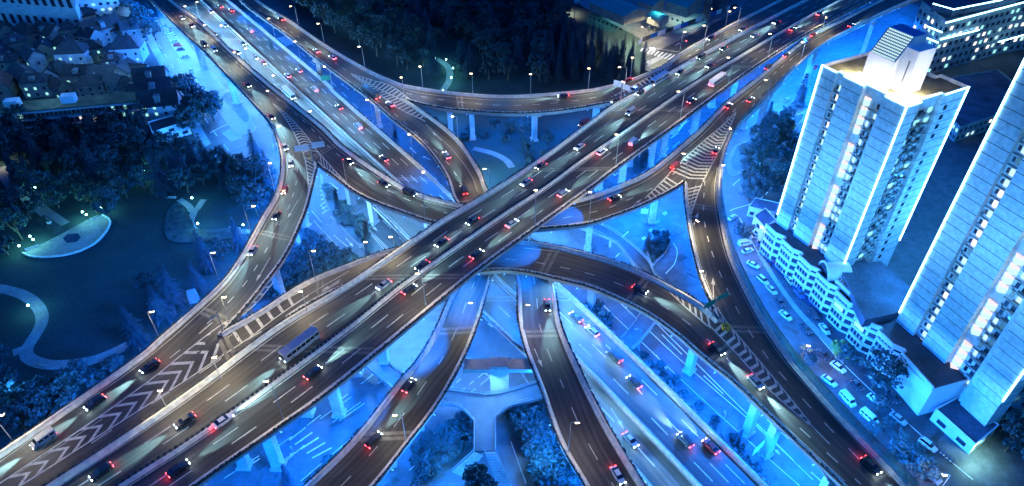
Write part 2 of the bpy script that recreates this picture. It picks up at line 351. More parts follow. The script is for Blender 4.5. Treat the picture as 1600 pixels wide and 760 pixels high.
# ================================================================ viaducts
DECKS = {}
class Deck:
    def __init__(s, key, name, label, left, right, step=2.5, thick=1.5):
        s.key = key
        L = spline([P(*p) for p in left], step); R = spline([P(*p) for p in right], step); n = max(len(L), len(R))
        s.L = resample(L, n); s.R = resample(R, n); s.n = n
        s.C = [(a + b) / 2 for a, b in zip(s.L, s.R)]
        s.root = empty(name, label, 'viaduct', (0, 0, 0))
        s.build(thick); DECKS[key] = s
    def build(s, thick):
        mb = MB(); vs_ = []; uv = []; along = 0.0; K = 4
        for i in range(s.n + 1):
            if i: along += (s.C[i] - s.C[i - 1]).length
            w = (s.R[i] - s.L[i]).length
            for k in range(K + 1):
                t = k / K; vs_.append(s.L[i].lerp(s.R[i], t)); uv.append((t * w, along))
        fs = [(i * (K + 1) + k, i * (K + 1) + k + 1, (i + 1) * (K + 1) + k + 1, (i + 1) * (K + 1) + k) for i in range(s.n) for k in range(K)]
        s.bvh = BVHTree.FromPolygons([tuple(q) for q in vs_], fs)
        mb.add(vs_, fs, uv); s.top = mb.build('deck', M['asphalt'], s.root)
        if s.top.data.polygons[0].normal.z < 0: s.top.data.flip_normals()
        g = MB(); prof = [(0.0, -0.02), (0.0, -0.9), (0.16, -1.0), (0.24, -thick - 0.5), (0.76, -thick - 0.5), (0.84, -1.0), (1.0, -0.9), (1.0, -0.02)]
        m = len(prof); vs_ = []
        for i in range(s.n + 1):
            for (t, z) in prof: vs_.append(s.L[i].lerp(s.R[i], t) + Vector((0, 0, z)))
        fs = [(i * m + k, (i + 1) * m + k, (i + 1) * m + k + 1, i * m + k + 1) for i in range(s.n) for k in range(m - 1)]
        fs += [tuple(range(m)), tuple(s.n * m + k for k in range(m))[::-1]]
        g.add(vs_, fs); g.build('girder', M['concrete'], s.root)
    def idx(s, p):
        return min(range(s.n + 1), key=lambda i: (s.C[i].x - p.x) ** 2 + (s.C[i].y - p.y) ** 2)
    def at(s, u, v):
        """world point of the deck surface under a picture point, and the local travel direction"""
        z = s.C[s.n // 2].z
        for _ in range(6):
            p = P(u, v, z); i = s.idx(p)
            a, b = s.L[i], s.R[i]; t = max(0.0, min(1.0, (p - a).dot(b - a) / max(1e-6, (b - a).length_squared)))
            z = a.lerp(b, t).z
        p = P(u, v, z); i = s.idx(p)
        a = s.C[max(0, i - 2)]; b = s.C[min(s.n, i + 2)]; d = (b - a).normalized(); return p, d
    def edge(s, side, f0=0.0, f1=1.0):
        E_ = s.L if side == 'L' else s.R; a = int(round(f0 * s.n)); b = int(round(f1 * s.n)); return E_[a:b + 1]
    def parapet(s, side, f0=0.0, f1=1.0, planter=True, seed=1, h=1.05):
        pts = s.edge(side, f0, f1)
        if len(pts) < 3: return
        sg = 1 if side == 'L' else -1          # towards the road
        prof = [(0.05, -0.95), (0.05, h), (0.55, h), (0.65, 0.5), (1.05, 0.25), (1.12, 0.003)]
        # flip so that x points into the deck
        s0 = side_dirs(pts); j = len(pts) // 2; inward = (s.C[0] - s.C[0]); i = s.idx(pts[j]); c = s.C[i]
        sg = 1 if (c - pts[j]).dot(s0[j]) > 0 else -1
        mb = MB(); mb.sweep(pts, [(x * sg, z) for x, z in prof]); mb.build('parapet', M['parapet'], s.root)
        if planter:
            mb = MB(); mb.sweep(pts, [(x * sg, z) for x, z in ((0.04, 0.35), (-0.30, 0.45), (-0.34, 0.8), (0.04, 0.8))]); mb.build('planter_trough', M['planter'], s.root)
            rr = random.Random(seed * 77 + len(pts)); mb = MB(); sd = s0
            for i in range(len(pts) - 1):
                seg = (pts[i + 1] - pts[i]).length; m = int(seg / 0.8) + 1
                for k in range(m):
                    if rr.random() < 0.18: continue
                    p = pts[i].lerp(pts[i + 1], (k + rr.random() * 0.6) / m) - sd[i] * sg * 0.22 + Vector((0, 0, 0.75))
                    r = rr.uniform(0.28, 0.55); hgt = rr.uniform(0.35, 0.9); a0 = rr.random() * 3
                    ring = [p + Vector((math.cos(a0 + q * 1.257) * r * rr.uniform(.6, 1.1), math.sin(a0 + q * 1.257) * r * rr.uniform(.6, 1.1), hgt * rr.uniform(0.2, 0.7))) for q in range(5)]
                    mb.add(ring + [p + Vector((0, 0, hgt)), p], [(q, (q + 1) % 5, 5) for q in range(5)] + [((q + 1) % 5, q, 6) for q in range(5)])
            mb.build('planter_shrubs', M['hedge'], s.root, kind='stuff')
    def line(s, pts, w=0.22, dash=None, name='lane_marking', lift=0.012, m='paint'):
        c = spline([s.at(*p)[0] for p in pts], 1.5); s.mark_world(c, w, dash, lift)
    def mark_world(s, c, w, dash, lift=0.012):
        if not hasattr(s, 'mk'): s.mk = MB()
        sd = side_dirs(c); run = 0.0; n = 0
        for i in range(len(c) - 1):
            L = (c[i + 1] - c[i]).length
            if dash is None or (run % (dash[0] + dash[1])) < dash[0]:
                up = Vector((0, 0, lift)); s.mk.quad(c[i] - sd[i] * w / 2 + up, c[i] + sd[i] * w / 2 + up, c[i + 1] + sd[i + 1] * w / 2 + up, c[i + 1] - sd[i + 1] * w / 2 + up)
            run += L
    def across(s, fr, w=0.22, dash=None, f0=0.0, f1=1.0, inset=0.0):
        """line at a fixed fraction across the deck"""
        a = int(f0 * s.n); b = int(f1 * s.n); pts = []
        for i in range(a, b + 1):
            pts.append(s.L[i].lerp(s.R[i], fr))
        s.mark_world(spline(pts, 1.5), w, dash)
    def joints(s, fs, w=1.1):
        for f in fs:
            mb = MB(); i = max(1, min(s.n - 1, int(f * s.n))); a, b = s.L[i], s.R[i]; d = (b - a).normalized(); a = a + d * 0.75; b = b - d * 0.75
            t = (s.C[i + 1] - s.C[i - 1]).normalized() * w; up = Vector((0, 0, 0.006))
            for k in (-0.8, 0.8): mb.quad(a + t * (k - .5) + up, b + t * (k - .5) + up, b + t * (k + .5) + up, a + t * (k + .5) + up)
            mb.build('expansion_joint', M['joint'], s.root)
    def arrow(s, u, v, u2, v2, kind='arrow'):
        a = s.at(u, v)[0]; b = s.at(u2, v2)[0]; d = (b - a); L = d.length; d = d / L; n = Vector((d.y, -d.x, 0)).normalized(); up = Vector((0, 0, 0.014))
        if not hasattr(s, 'mk'): s.mk = MB()
        h = min(3.0, L * 0.38)
        s.mk.quad(a - n * .12 + up, a + n * .12 + up, b - d * h + n * .12 + up, b - d * h - n * .12 + up)
        s.mk.add([b - d * h - n * .55 + up, b - d * h + n * .55 + up, b + up], [(0, 1, 2)])
    def chevrons(s, left, right, step=4.0, w=0.9, tip=0.5, lean=3.0, mode='V', end=1.0, other=None):
        """nested chevrons between two border lines; lean = metres the tips run ahead"""
        o = other or s
        A = spline([s.at(*p)[0] for p in left], 0.6); B = spline([o.at(*p)[0] for p in right], 0.6)
        n = int(max(len(A), len(B))); A = resample(A, n); B = resample(B, n)
        if not hasattr(s, 'mk'): s.mk = MB()
        up = Vector((0, 0, 0.013)); run = 0.0; nxt = step; per = 0.6
        for i in range(n - 1):
            mid = (A[i] + B[i]) / 2; run += ((A[i + 1] + B[i + 1]) / 2 - mid).length
            if run < nxt: continue
            nxt += step; width = (B[i] - A[i]).length
            if width < 0.7: continue
            d = ((A[i + 1] + B[i + 1]) / 2 - mid).normalized(); ln = lean * min(1, width / 6.0)
            if mode == 'V':
                T = A[i].lerp(B[i], tip) + d * ln; Aw = A[i]; Bw = B[i]
                s.mk.quad(Aw + up, T + up, T + d * w + up, Aw + d * w + up); s.mk.quad(T + up, Bw + up, Bw + d * w + up, T + d * w + up)
            else:
                Bw = B[i] + d * lean; s.mk.quad(A[i] + up, Bw + up, Bw + d * w + up, A[i] + d * w + up)
        s.mark_world(A, 0.38, None); s.mark_world(B, 0.38, None)
    def finish(s):
        if hasattr(s, 'mk'):
            trees = [s.bvh] + [d.bvh for d in DECKS.values() if d is not s]
            for j, v in enumerate(s.mk.v):       # lay every painted corner exactly on the surface below it
                for bt in trees:
                    h = bt.ray_cast(Vector((v[0], v[1], v[2] + 1.2)), Vector((0, 0, -1)), 2.6)
                    if h[0] is not None: s.mk.v[j] = (v[0], v[1], h[0].z + 0.016); break
            s.mk.build('lane_marking', M['paint'], s.root, kind='stuff')
    def pier(s, u, v, size=(2.4, 2.0), twin=0, cap=0.75, base_z=0.0, shift=0.0):
        p, d = s.at(u, v); i = s.idx(p); w = (s.R[i] - s.L[i]); W = w.length; wx = w.normalized(); c = s.C[i] + wx * shift
        rz = math.atan2(wx.y, wx.x); top = c.z - 2.02
        q = MB(); 
        for k in ((-1, 1) if twin else (0,)):
            cc = c + wx * (k * twin)
            q.box((cc.x, cc.y, base_z), (size[0], size[1], top - 1.6 - base_z), rz, True)
            q.box((cc.x, cc.y, base_z), (size[0] + 0.9, size[1] + 0.9, 0.7), rz, True)
        po = q.build('pier', M['concrete'], s.root)
        h = MB(); hw = W * cap / 2; sw = (twin + size[0] / 2 + 0.4); dep = size[1] / 2 + 0.25
        dd = Vector((-wx.y, wx.x, 0)); vs_ = []
        for sd_ in (-1, 1):
            for (x, z) in ((-sw, top - 1.6), (sw, top - 1.6), (hw, top - 0.55), (hw, top), (-hw, top), (-hw, top - 0.55)):
                vs_.append(Vector((c.x, c.y, z)) + wx * x + dd * (dep * sd_))
        h.add(vs_, [(5, 4, 3, 2, 1, 0), (6, 7, 8, 9, 10, 11)] + [(k, (k + 1) % 6, 6 + (k + 1) % 6, 6 + k) for k in range(6)])
        h.build('crosshead', M['concrete'], po); return c
    def floods(s, gap=18.0, f0=0.0, f1=1.0, power=None, col=BLUE, sides='LR', off=0.35, cone=140, aim=-.35):
        rf = random.Random(s.n)
        run = gap / 2; lastp = None; a = int(f0 * s.n); b = int(f1 * s.n); k = 0; mb = MB(); fx = MB()
        for i in range(a, b):
            run += (s.C[i + 1] - s.C[i]).length
            if run < gap: continue
            run = 0; 
            for sd_ in sides:
                E_ = s.L if sd_ == 'L' else s.R; Oth = s.R if sd_ == 'L' else s.L; dirn = (E_[i] - Oth[i]).normalized(); dirn.z = 0
                p = E_[i] + dirn * off; p = p + Vector((0, 0, -1.35))
                fx.box((p.x, p.y, p.z + 0.25), (0.35, 0.25, 0.14)); fx.tube([p + Vector((0, 0, .3)), E_[i] + Vector((0, 0, -0.7)) - dirn * .2], 0.05, 4)
                light('under_deck_light', 'SPOT', p, (power or FLOOD_W) * rf.uniform(.7, 1.3), col, 0.35, tuple(dirn * aim + Vector((0, 0, -1))), cone, 0.5)
        if fx.v: fx.build('floodlight_fixture', M['flood_on'], s.root)
def zed(pts, z): return [(u, v, z) for u, v in pts]
ZM = 23.0; ZB = 17.0; ZE = 12.5; ZN = 8.0
# ---- the straight main viaduct
Nedge = [(-60, 850), (79, 760), (184, 692), (300, 612), (434, 512), (550, 442), (681, 352), (750, 311), (850, 246), (950, 172), (1003, 142), (1063, 105), (1134, 66), (1213, 24), (1250, 5), (1300, -20), (1400, -70)]
Sedge = [(190, 850), (312, 757), (445, 664), (533, 600), (729, 438), (837, 358), (921, 297), (968, 261), (1052, 200), (1134, 139), (1180, 106), (1253, 59), (1317, 24), (1362, 0), (1400, -21), (1490, -70)]
main = Deck('M', 'straight_viaduct', 'highest and widest straight elevated road crossing the whole interchange diagonally', zed(Nedge, ZM), zed(Sedge, ZM), thick=1.6)
# ---- north ramps
FG = [(365, -30), (389, 0), (450, 43), (499, 82), (548, 116), (592, 138), (631, 157)]
z1, z2 = 16.5, 16.5
Fd = Deck('F', 'curved_viaduct', 'elevated ramp bending past the dark park at the top and joining the straight viaduct',
    [(376, -30, 16.5), (400, 0, 16.5), (465, 42, 16.5), (508, 72, 16.5), (571, 109, 16.5), (609, 127, 16.5), (640, 137, 16.5), (720, 148, 16.5), (800, 152, 16.5), (900, 145, 17), (950, 137, 18), (1000, 121, 20), (1040, 103, 22), (1068, 82, ZM), (1134, 45, ZM), (1213, 4, ZM), (1262, -22, ZM), (1360, -70, ZM)],
    zed(FG, 16.5) + [(700, 172, 16.5), (800, 179, 16.5), (875, 175, 16.8), (935, 165, 17.8), (972, 157, 19.5), (1003, 140, 21), (1063, 103, ZM), (1134, 64, ZM), (1213, 22, ZM), (1298, -22, ZM), (1398, -72, ZM)])
Gd = Deck('G', 'descending_ramp', 'ramp carrying red tail lights that curls down under the straight viaduct',
    [(355, -30, 16.5), (380, 6, 16.5), (447, 55, 16.5), (498, 96, 16.5), (570, 150, 16.3), (610, 185, 15.8), (660, 225, 15), (695, 272, 13.8), (710, 312, 13), (738, 350, 12.6), (772, 388, 12.5), (805, 430, 12.5), (810, 499, 12.5), (820, 545, 12.5), (843, 605, 12.2), (873, 690, 11.5), (913, 760, 10.5), (960, 850, 10)],
    zed(FG, 16.5) + [(680, 190, 15.8), (720, 225, 15), (750, 270, 13.8), (762, 300, 13), (800, 345, 12.6), (840, 390, 12.5), (863, 440, 12.5), (873, 499, 12.5), (883, 530, 12.5), (903, 575, 12.4), (944, 658, 12), (1003, 757, 10.8), (1060, 850, 10)])
# ---- left ramp, its eastward branch and the two ramps on the right
AB = [(228, -25), (250, 0), (300, 44), (345, 88), (390, 132), (426, 165), (455, 195), (474, 220), (495, 256)]
AC = [(349, 522), (320, 543), (290, 567), (189, 632), (79, 705), (13, 750), (-60, 800)]
Ad = Deck('A', 'curved_viaduct', 'tall curved elevated road sweeping beside the dark park on the west side',
    [(213, -25, ZB), (234, 0, ZB), (279, 45, ZB), (326, 89, ZB), (363, 129, ZB), (395, 163, ZB), (424, 199, ZB), (439, 242, ZB), (439, 277, ZB + .2), (429, 311, ZB + .6), (408, 347, ZB + 1.2), (379, 400, ZB + 2.4), (350, 442, ZB + 3.6), (302, 487, ZB + 5), (250, 532, ZM), (221, 558, ZM), (110, 636, ZM), (0, 711, ZM), (-80, 765, ZM)],
    zed(AB, ZB) + [(492, 277, ZB + .1), (482, 318, ZB + .7), (471, 349, ZB + 1.3), (447, 400, ZB + 2.6), (413, 447, ZB + 3.8), (380, 488, ZB + 5), (349, 522, ZM)] + zed(AC[1:], ZM))
Bd = Deck('B', 'curved_viaduct', 'elevated ramp branching off at the white sign boards and passing beneath the straight viaduct',
    [(243, -25, ZB), (266, 0, ZB), (318, 40, ZB), (368, 87, ZB), (426, 137, ZB), (500, 196, ZB), (534, 229, ZB), (576, 260, ZB), (613, 284, ZB), (650, 304, ZB), (718, 322, ZB), (800, 333, ZB), (895, 316, ZB), (955, 297, ZB), (1013, 271, ZB), (1060, 234, ZB), (1095, 203, ZB), (1134, 163, ZB + .5), (1187, 121, ZB + 1.5), (1248, 70, ZB + 3), (1276, 51, ZB + 3.5), (1317, 32, ZB + 4.2), (1390, -6, ZB + 5), (1460, -40, ZB + 5)],
    zed(AB, ZB) + [(521, 276, ZB), (552, 300, ZB), (587, 318, ZB), (650, 341, ZB), (679, 350, ZB), (760, 364, ZB), (850, 359, ZB), (913, 353, ZB), (960, 339, ZB), (1013, 318, ZB), (1070, 285, ZB), (1087, 255, ZB), (1102, 234, ZB), (1129, 205, ZB), (1151, 176, ZB + .3), (1203, 128, ZB + 1.6), (1240, 94, ZB + 2.6), (1280, 62, ZB + 3.5), (1340, 36, ZB + 4.3), (1400, 6, ZB + 5), (1475, -32, ZB + 5)])
CD = [(1119, 500), (1129, 510), (1155, 539), (1205, 595), (1243, 640), (1268, 665), (1291, 689), (1361, 757), (1400, 800)]
Dd = Deck('D', 'curved_viaduct', 'elevated ramp with a tinted noise screen curving past the parked cars on the east side',
    [(1475, -32, ZB + 5), (1400, 6, ZB + 5), (1340, 36, ZB + 4.3), (1280, 62, ZB + 3.5), (1240, 94, ZB + 2.6), (1203, 128, ZB + 1.6), (1151, 176, ZB + .3), (1129, 205, ZB), (1102, 234, ZB), (1087, 255, ZB), (1070, 285, ZB), (1071, 331, ZB), (1083, 397, ZB), (1095, 439, ZB), (1110, 475, ZB)] + zed(CD, ZB),
    [(1500, -18, ZB + 5), (1431, 0, ZB + 5), (1380, 21, ZB + 4.8), (1358, 32, ZB + 4.5), (1325, 49, ZB + 4), (1283, 73, ZB + 3.4), (1245, 106, ZB + 2.4), (1194, 160, ZB + 1), (1160, 192, ZB), (1140, 222, ZB), (1129, 258, ZB), (1124, 302, ZB), (1131, 350, ZB), (1143, 400, ZB), (1165, 450, ZB), (1195, 505, ZB), (1235, 562, ZB), (1268, 601, ZB), (1317, 656, ZB), (1400, 743, ZB), (1450, 800, ZB)])
Cd = Deck('C', 'curved_viaduct', 'long arching ramp running from the striped merge beneath the straight viaduct towards bottom right',
    zed(AC[::-1][:-1], ZM) + [(349, 522, ZM), (408, 489, 21.5), (476, 445, 20), (550, 414, 18.2), (616, 392, 17), (715, 377, 16.6), (815, 380, 16.6), (870, 387, 16.6), (918, 399, 16.6), (960, 411, 16.6), (1010, 431, 16.6), (1058, 456, 16.8), (1095, 478, ZB)] + zed(CD, ZB),
    [(-5, 803, ZM), (75, 760, ZM), (180, 690, ZM), (297, 611, ZM), (432, 511, 22), (520, 458, 19.5), (600, 432, 17.8), (690, 426, 16.8), (752, 426, 16.6), (785, 424, 16.6), (827, 428, 16.6), (870, 438, 16.6), (920, 450, 16.6), (935, 456, 16.6), (1001, 486, 16.6), (1053, 521, 16.8), (1100, 562, ZB), (1147, 600, ZB), (1211, 661, ZB), (1266, 714, ZB), (1317, 762, ZB), (1350, 800, ZB)])
Ed = Deck('E', 'descending_ramp', 'ramp with faint blue and red streaks dropping to the bottom edge west of the footbridge',
    [(790, 345, ZE), (760, 380, ZE), (735, 410, ZE), (703, 467, ZE), (678, 525, ZE), (643, 580, ZE - .2), (631, 590, ZE - .3), (574, 664, ZE - 1), (533, 710, ZE - 1.6), (481, 759, ZE - 2.3), (380, 850, ZE - 3)],
    [(830, 345, ZE), (800, 375, ZE), (783, 400, ZE), (768, 435, ZE), (749, 500, ZE), (723, 565, ZE - .2), (683, 635, ZE - .7), (633, 700, ZE - 1.5), (588, 757, ZE - 2.2), (500, 850, ZE - 3)])
# ---- low north-south road on its own low viaduct
Nd = Deck('N', 'low_viaduct', 'wide low dual road running under all the ramps from upper left to lower right',
    zed([(215, -25), (245, 0), (400, 150), (540, 283), (594, 334), (637, 378), (720, 460), (800, 535), (880, 610), (1000, 748), (1080, 850)], ZN),
    zed([(328, -25), (355, 0), (500, 121), (529, 150), (650, 255), (710, 311), (790, 385), (871, 444), (1034, 598), (1180, 743), (1290, 850)], ZN), thick=1.0)
NMED = [P(u, v, ZN) for u, v in [(286, -25), (313, 0), (474, 150), (624, 287), (700, 358), (800, 458), (897, 557), (937, 598), (1088, 757), (1180, 850)]]
# parapets
main.parapet('L', seed=1); main.parapet('R', seed=2)
Fd.parapet('L', seed=3)
def frac(deck, side, u, v, z=None):
    E_ = deck.L if side == 'L' else deck.R
    return min(range(len(E_)), key=lambda i: (pix(E_[i])[0] - u) ** 2 + (pix(E_[i])[1] - v) ** 2) / deck.n
Fd.parapet('R', frac(Fd, 'R', 631, 157), frac(Fd, 'R', 972, 157), seed=4)
Gd.parapet('L', seed=5); Gd.parapet('R', frac(Gd, 'R', 631, 157), 1, seed=6)
Ad.parapet('L', seed=7); Ad.parapet('R', frac(Ad, 'R', 495, 256), frac(Ad, 'R', 349, 522), seed=8)
Bd.parapet('L', seed=9); Bd.parapet('R', frac(Bd, 'R', 495, 256), frac(Bd, 'R', 1070, 285), seed=10)
Dd.parapet('L', frac(Dd, 'L', 1070, 285), frac(Dd, 'L', 1119, 500), seed=11); Dd.parapet('R', seed=12, planter=False)
Cd.parapet('L', frac(Cd, 'L', 349, 522), frac(Cd, 'L', 1119, 500), seed=13); Cd.parapet('R', frac(Cd, 'R', 450, 500), 1, seed=14)
Ed.parapet('L', seed=15); Ed.parapet('R', seed=16)
Nd.parapet('L', seed=17); Nd.parapet('R', seed=18)
# medians
def median(deck, pts, name='median_barrier', bushes=False, w=0.45):
    c = spline(pts, 2.5); mb = MB(); mb.sweep(c, [(-w, 0.005), (-w * .45, 0.85), (w * .45, 0.85), (w, 0.005)]); mb.build(name, M['parapet'], deck.root)
    if bushes:
        mb = MB(); rr = random.Random(5); sd = side_dirs(c)
        for i in range(len(c) - 1):
            for k in range(2):
                p = c[i].lerp(c[i + 1], k / 2 + .2) - sd[i] * 0.85 + Vector((0, 0, 0.01))
                mb.box((p.x, p.y, p.z), (0.5, 0.75, rr.uniform(.8, 1.1)), math.atan2(sd[i].y, sd[i].x), True, taper=0.8)
        mb.build('anti_glare_shrubs', M['hedge'], deck.root, kind='stuff')
MMED = [P(u, v, ZM) for u, v in [(60, 850), (197, 757), (300, 691), (434, 597), (550, 511), (642, 438), (787, 337), (850, 296), (913, 250), (987, 199), (1081, 134), (1134, 102), (1250, 34), (1305, 5), (1430, -62)]]
median(main, MMED, bushes=True); median(Nd, NMED)
# markings
def at_frac_between(deck, ptsA, ptsB, f, w=0.3, dash=(6, 9)):
    A = spline(ptsA, 3); B = spline(ptsB, 3); n = max(len(A), len(B)); A = resample(A, n); B = resample(B, n)
    deck.mark_world(spline([a.lerp(b, f) for a, b in zip(A, B)], 1.5), w, dash)
Nw = [P(u, v, ZM) for u, v in Nedge]; Sw = [P(u, v, ZM) for u, v in Sedge]
for f, ds in ((0.12, None), (0.39, (6, 9)), (0.65, (6, 9)), (0.92, None)): at_frac_between(main, Nw, MMED, f, dash=ds)
for f, ds in ((0.08, None), (0.36, (6, 9)), (0.62, (6, 9)), (0.88, None)): at_frac_between(main, MMED, Sw, f, dash=ds)
NL = [Nd.L[i] for i in range(0, Nd.n + 1, 3)]; NR = [Nd.R[i] for i in range(0, Nd.n + 1, 3)]
for f, ds in ((0.12, None), (0.5, (6, 9)), (0.93, None)): at_frac_between(Nd, NL, NMED, f, dash=ds)
for f, ds in ((0.06, None), (0.28, (6, 9)), (0.5, (6, 9)), (0.72, (6, 9)), (0.91, None)): at_frac_between(Nd, NMED, NR, f, dash=ds)
# A / B trunk and branches
Ad.line([(253, 12), (300, 60), (345, 106), (385, 150), (412, 180), (430, 208), (447, 248), (448, 276), (437, 313), (416, 350), (388, 402), (358, 446), (312, 490), (262, 534), (190, 590), (100, 650), (0, 722)], 0.2, None)
Ad.line([(465, 262), (462, 290), (452, 322), (436, 352), (412, 398), (385, 440), (352, 478), (318, 512)], 0.3, (3, 5))
Ad.line([(255, 6), (305, 58), (352, 104), (395, 148), (428, 190), (452, 230), (466, 262)], 0.18, (3, 5))
Bd.line([(280, 18), (330, 62), (378, 106), (430, 152), (475, 190), (512, 228), (540, 252), (575, 282), (615, 302), (660, 322), (700, 334)], 0.3, (3, 5))
Bd.line([(262, 0), (312, 44), (364, 92), (420, 142), (490, 198), (528, 234), (570, 264), (610, 289), (650, 310), (716, 328)], 0.18, None)
Bd.line([(880, 341), (910, 335), (945, 327), (985, 311), (1025, 291), (1055, 270), (1085, 243), (1118, 208), (1150, 170), (1190, 133), (1230, 98), (1270, 68)], 0.3, (3, 5))
Bd.line([(870, 329), (915, 320), (960, 304), (1015, 279), (1064, 240), (1100, 209), (1140, 168), (1190, 126), (1250, 76), (1320, 36)], 0.18, None)
Bd.line([(850, 354), (912, 347), (960, 334), (1015, 312), (1040, 300)], 0.18, None)
Ad.chevrons([(426, 162), (440, 177), (456, 202), (466, 222), (474, 240)], [(426, 162), (441, 173), (462, 193), (482, 217), (498, 239)], 2.4, 0.8, 0.5, -2.0, other=Bd)
Ad.chevrons([(474, 240), (479, 262), (482, 297), (480, 325)], [(492, 252), (491, 275), (487, 300), (482, 325)], 2.4, 0.8, mode='S', lean=-1.5)
Bd.chevrons([(500, 262), (521, 278), (548, 297)], [(498, 239), (526, 270), (556, 301)], 2.4, 0.8, mode='S', lean=-1.5)
# striped merge, bottom left
Ad.chevrons([(345, 508), (290, 550), (240, 590), (160, 648), (80, 702), (-10, 762)], [(372, 540), (300, 588), (240, 627), (150, 684), (75, 732), (5, 776)], 3.7, 1.15, 0.55, -4.2, other=Cd)
Ad.chevrons([(420, 438), (395, 462), (372, 489), (345, 508)], [(428, 440), (402, 472), (378, 494), (352, 522)], 3.4, 0.9, mode='S', lean=-1.5)
Cd.chevrons([(470, 456), (430, 478), (390, 502), (352, 526)], [(482, 462), (430, 497), (400, 520), (372, 540)], 3.6, 0.9, mode='S', lean=1.5)
Ad.line([(372, 489), (395, 462), (420, 438)], 0.2, None)
Cd.line([(545, 424), (480, 462), (430, 497)], 0.2, None)
Ad.line([(332, 504), (290, 540), (240, 580)], 0.3, (4, 6))
Cd.line([(530, 440), (478, 472), (430, 505), (385, 532), (335, 568), (270, 610), (200, 655), (110, 715)], 0.3, (5, 8))
Ad.line([(160, 655), (90, 700), (20, 745)], 0.15, None)
Cd.line([(760, 418), (800, 419), (850, 428), (920, 443), (1000, 479), (1052, 514), (1102, 555), (1150, 594), (1212, 652), (1270, 706), (1320, 752)], 0.18, None)
Cd.line([(790, 405), (830, 409), (862, 415), (900, 423), (940, 434), (985, 452), (1030, 475), (1068, 500), (1105, 530), (1150, 575), (1200, 622), (1240, 660), (1300, 715), (1345, 757)], 0.3, (3, 5))
Cd.line([(820, 388), (880, 395), (930, 407), (990, 428), (1045, 455), (1090, 481)], 0.18, None)
Cd.chevrons([(1108, 508), (1150, 552), (1200, 607), (1264, 664)], [(1120, 480), (1137, 505), (1166, 540), (1214, 597), (1266, 661)], 2.5, 0.9, 0.72, 2.0, other=Dd)
Cd.chevrons([(1045, 452), (1080, 474), (1108, 496)], [(1045, 455), (1072, 481), (1106, 510)], 2.4, 0.8, mode='S', lean=1.5)
Dd.line([(1265, 662), (1300, 698), (1330, 728)], 0.3, (5, 8)); 
Dd.line([(1104, 262), (1100, 300), (1100, 340), (1108, 380), (1122, 420), (1140, 460), (1166, 510), (1200, 560), (1232, 598), (1280, 652), (1330, 705), (1375, 752)], 0.3, (3, 5))
Dd.line([(1121, 262), (1116, 302), (1122, 350), (1135, 402), (1157, 453), (1187, 508), (1227, 566), (1262, 606), (1312, 662), (1392, 746)], 0.18, None)
Dd.line([(1087, 290), (1079, 331), (1090, 397), (1104, 440), (1118, 475)], 0.18, None)
Dd.line([(1240, 104), (1200, 140), (1165, 178), (1130, 222), (1112, 250)], 0.3, (3, 5))
Bd.chevrons([(1150, 175), (1128, 197), (1100, 220), (1068, 249), (1045, 272)], [(1150, 177), (1140, 200), (1127, 230), (1112, 258), (1098, 285)], 2.3, 0.9, 0.6, 2.0, other=Dd)
Bd.chevrons([(1045, 273), (1028, 290), (1008, 310)], [(1068, 284), (1045, 298), (1015, 314)], 2.2, 0.8, mode='S', lean=1.0)
Dd.chevrons([(1074, 290), (1075, 312), (1078, 335)], [(1097, 287), (1088, 310), (1080, 335)], 2.2, 0.8, mode='S', lean=-1.0)
# F / G
Fd.line([(404, 14), (462, 55), (510, 88), (548, 114), (600, 130), (640, 147), (720, 160), (800, 165), (880, 160), (940, 150), (990, 133), (1045, 108), (1100, 73), (1180, 32)], 0.3, (3, 5))
Fd.line([(410, 9), (467, 47), (512, 78), (573, 114), (640, 142), (720, 153), (800, 157), (900, 150), (960, 138)], 0.18, None)
Gd.line([(390, 12), (452, 58), (505, 100), (560, 138), (600, 165), (640, 198), (680, 235), (705, 262), (722, 290)], 0.3, (3, 5))
Gd.line([(665, 195), (705, 232), (735, 272), (746, 300)], 0.18, None)
Fd.chevrons([(548, 115), (580, 125), (612, 135), (640, 155)], [(549, 116), (592, 139), (631, 158)], 2.4, 0.8, mode='S', lean=1.5)
Gd.chevrons([(549, 117), (592, 139), (631, 159), (665, 185)], [(549, 117), (585, 142), (620, 168), (665, 190)], 2.4, 0.8, mode='S', lean=-1.5)
Fd.chevrons([(1050, 100), (1020, 117), (990, 133), (955, 152)], [(1050, 101), (1020, 126), (990, 143), (960, 158)], 2.4, 0.8, mode='S', lean=1.5)
# E ramps
for D_ in (Ed,):
    D_.across(0.08, 0.18, f0=0.1); D_.across(0.93, 0.18, f0=0.1); D_.across(0.5, 0.2, (4, 6), f0=0.1)
Gd.across(0.10, 0.18, f0=frac(Gd, 'L', 805, 430)); Gd.across(0.9, 0.18, f0=frac(Gd, 'L', 805, 430)); Gd.across(0.5, 0.2, (4, 6), f0=frac(Gd, 'L', 805, 430))
for D_, a in ((Ad, (466, 312, 449, 342)), (Ad, (422, 402, 400, 440)), (Cd, (532, 437, 502, 455)), (Bd, (984, 326, 1003, 311)), (Dd, (1084, 352, 1091, 332)), (Dd, (1115, 470, 1114, 434)),
              (Gd, (693, 302, 678, 276)), (Gd, (690, 220, 675, 206)), (Gd, (835, 545, 848, 575)), (Nd, (955, 638, 975, 672)), (Nd, (977, 635, 1003, 664))):
    D_.arrow(*a)
main.joints((0.13, 0.2, 0.34, 0.45, 0.55, 0.66, 0.8)); Ad.joints((0.12, 0.22, 0.36, 0.47, 0.6, 0.74, 0.84)); Bd.joints((0.2, 0.36, 0.5, 0.66, 0.8)); Cd.joints((0.22, 0.33, 0.44, 0.6, 0.7, 0.82))
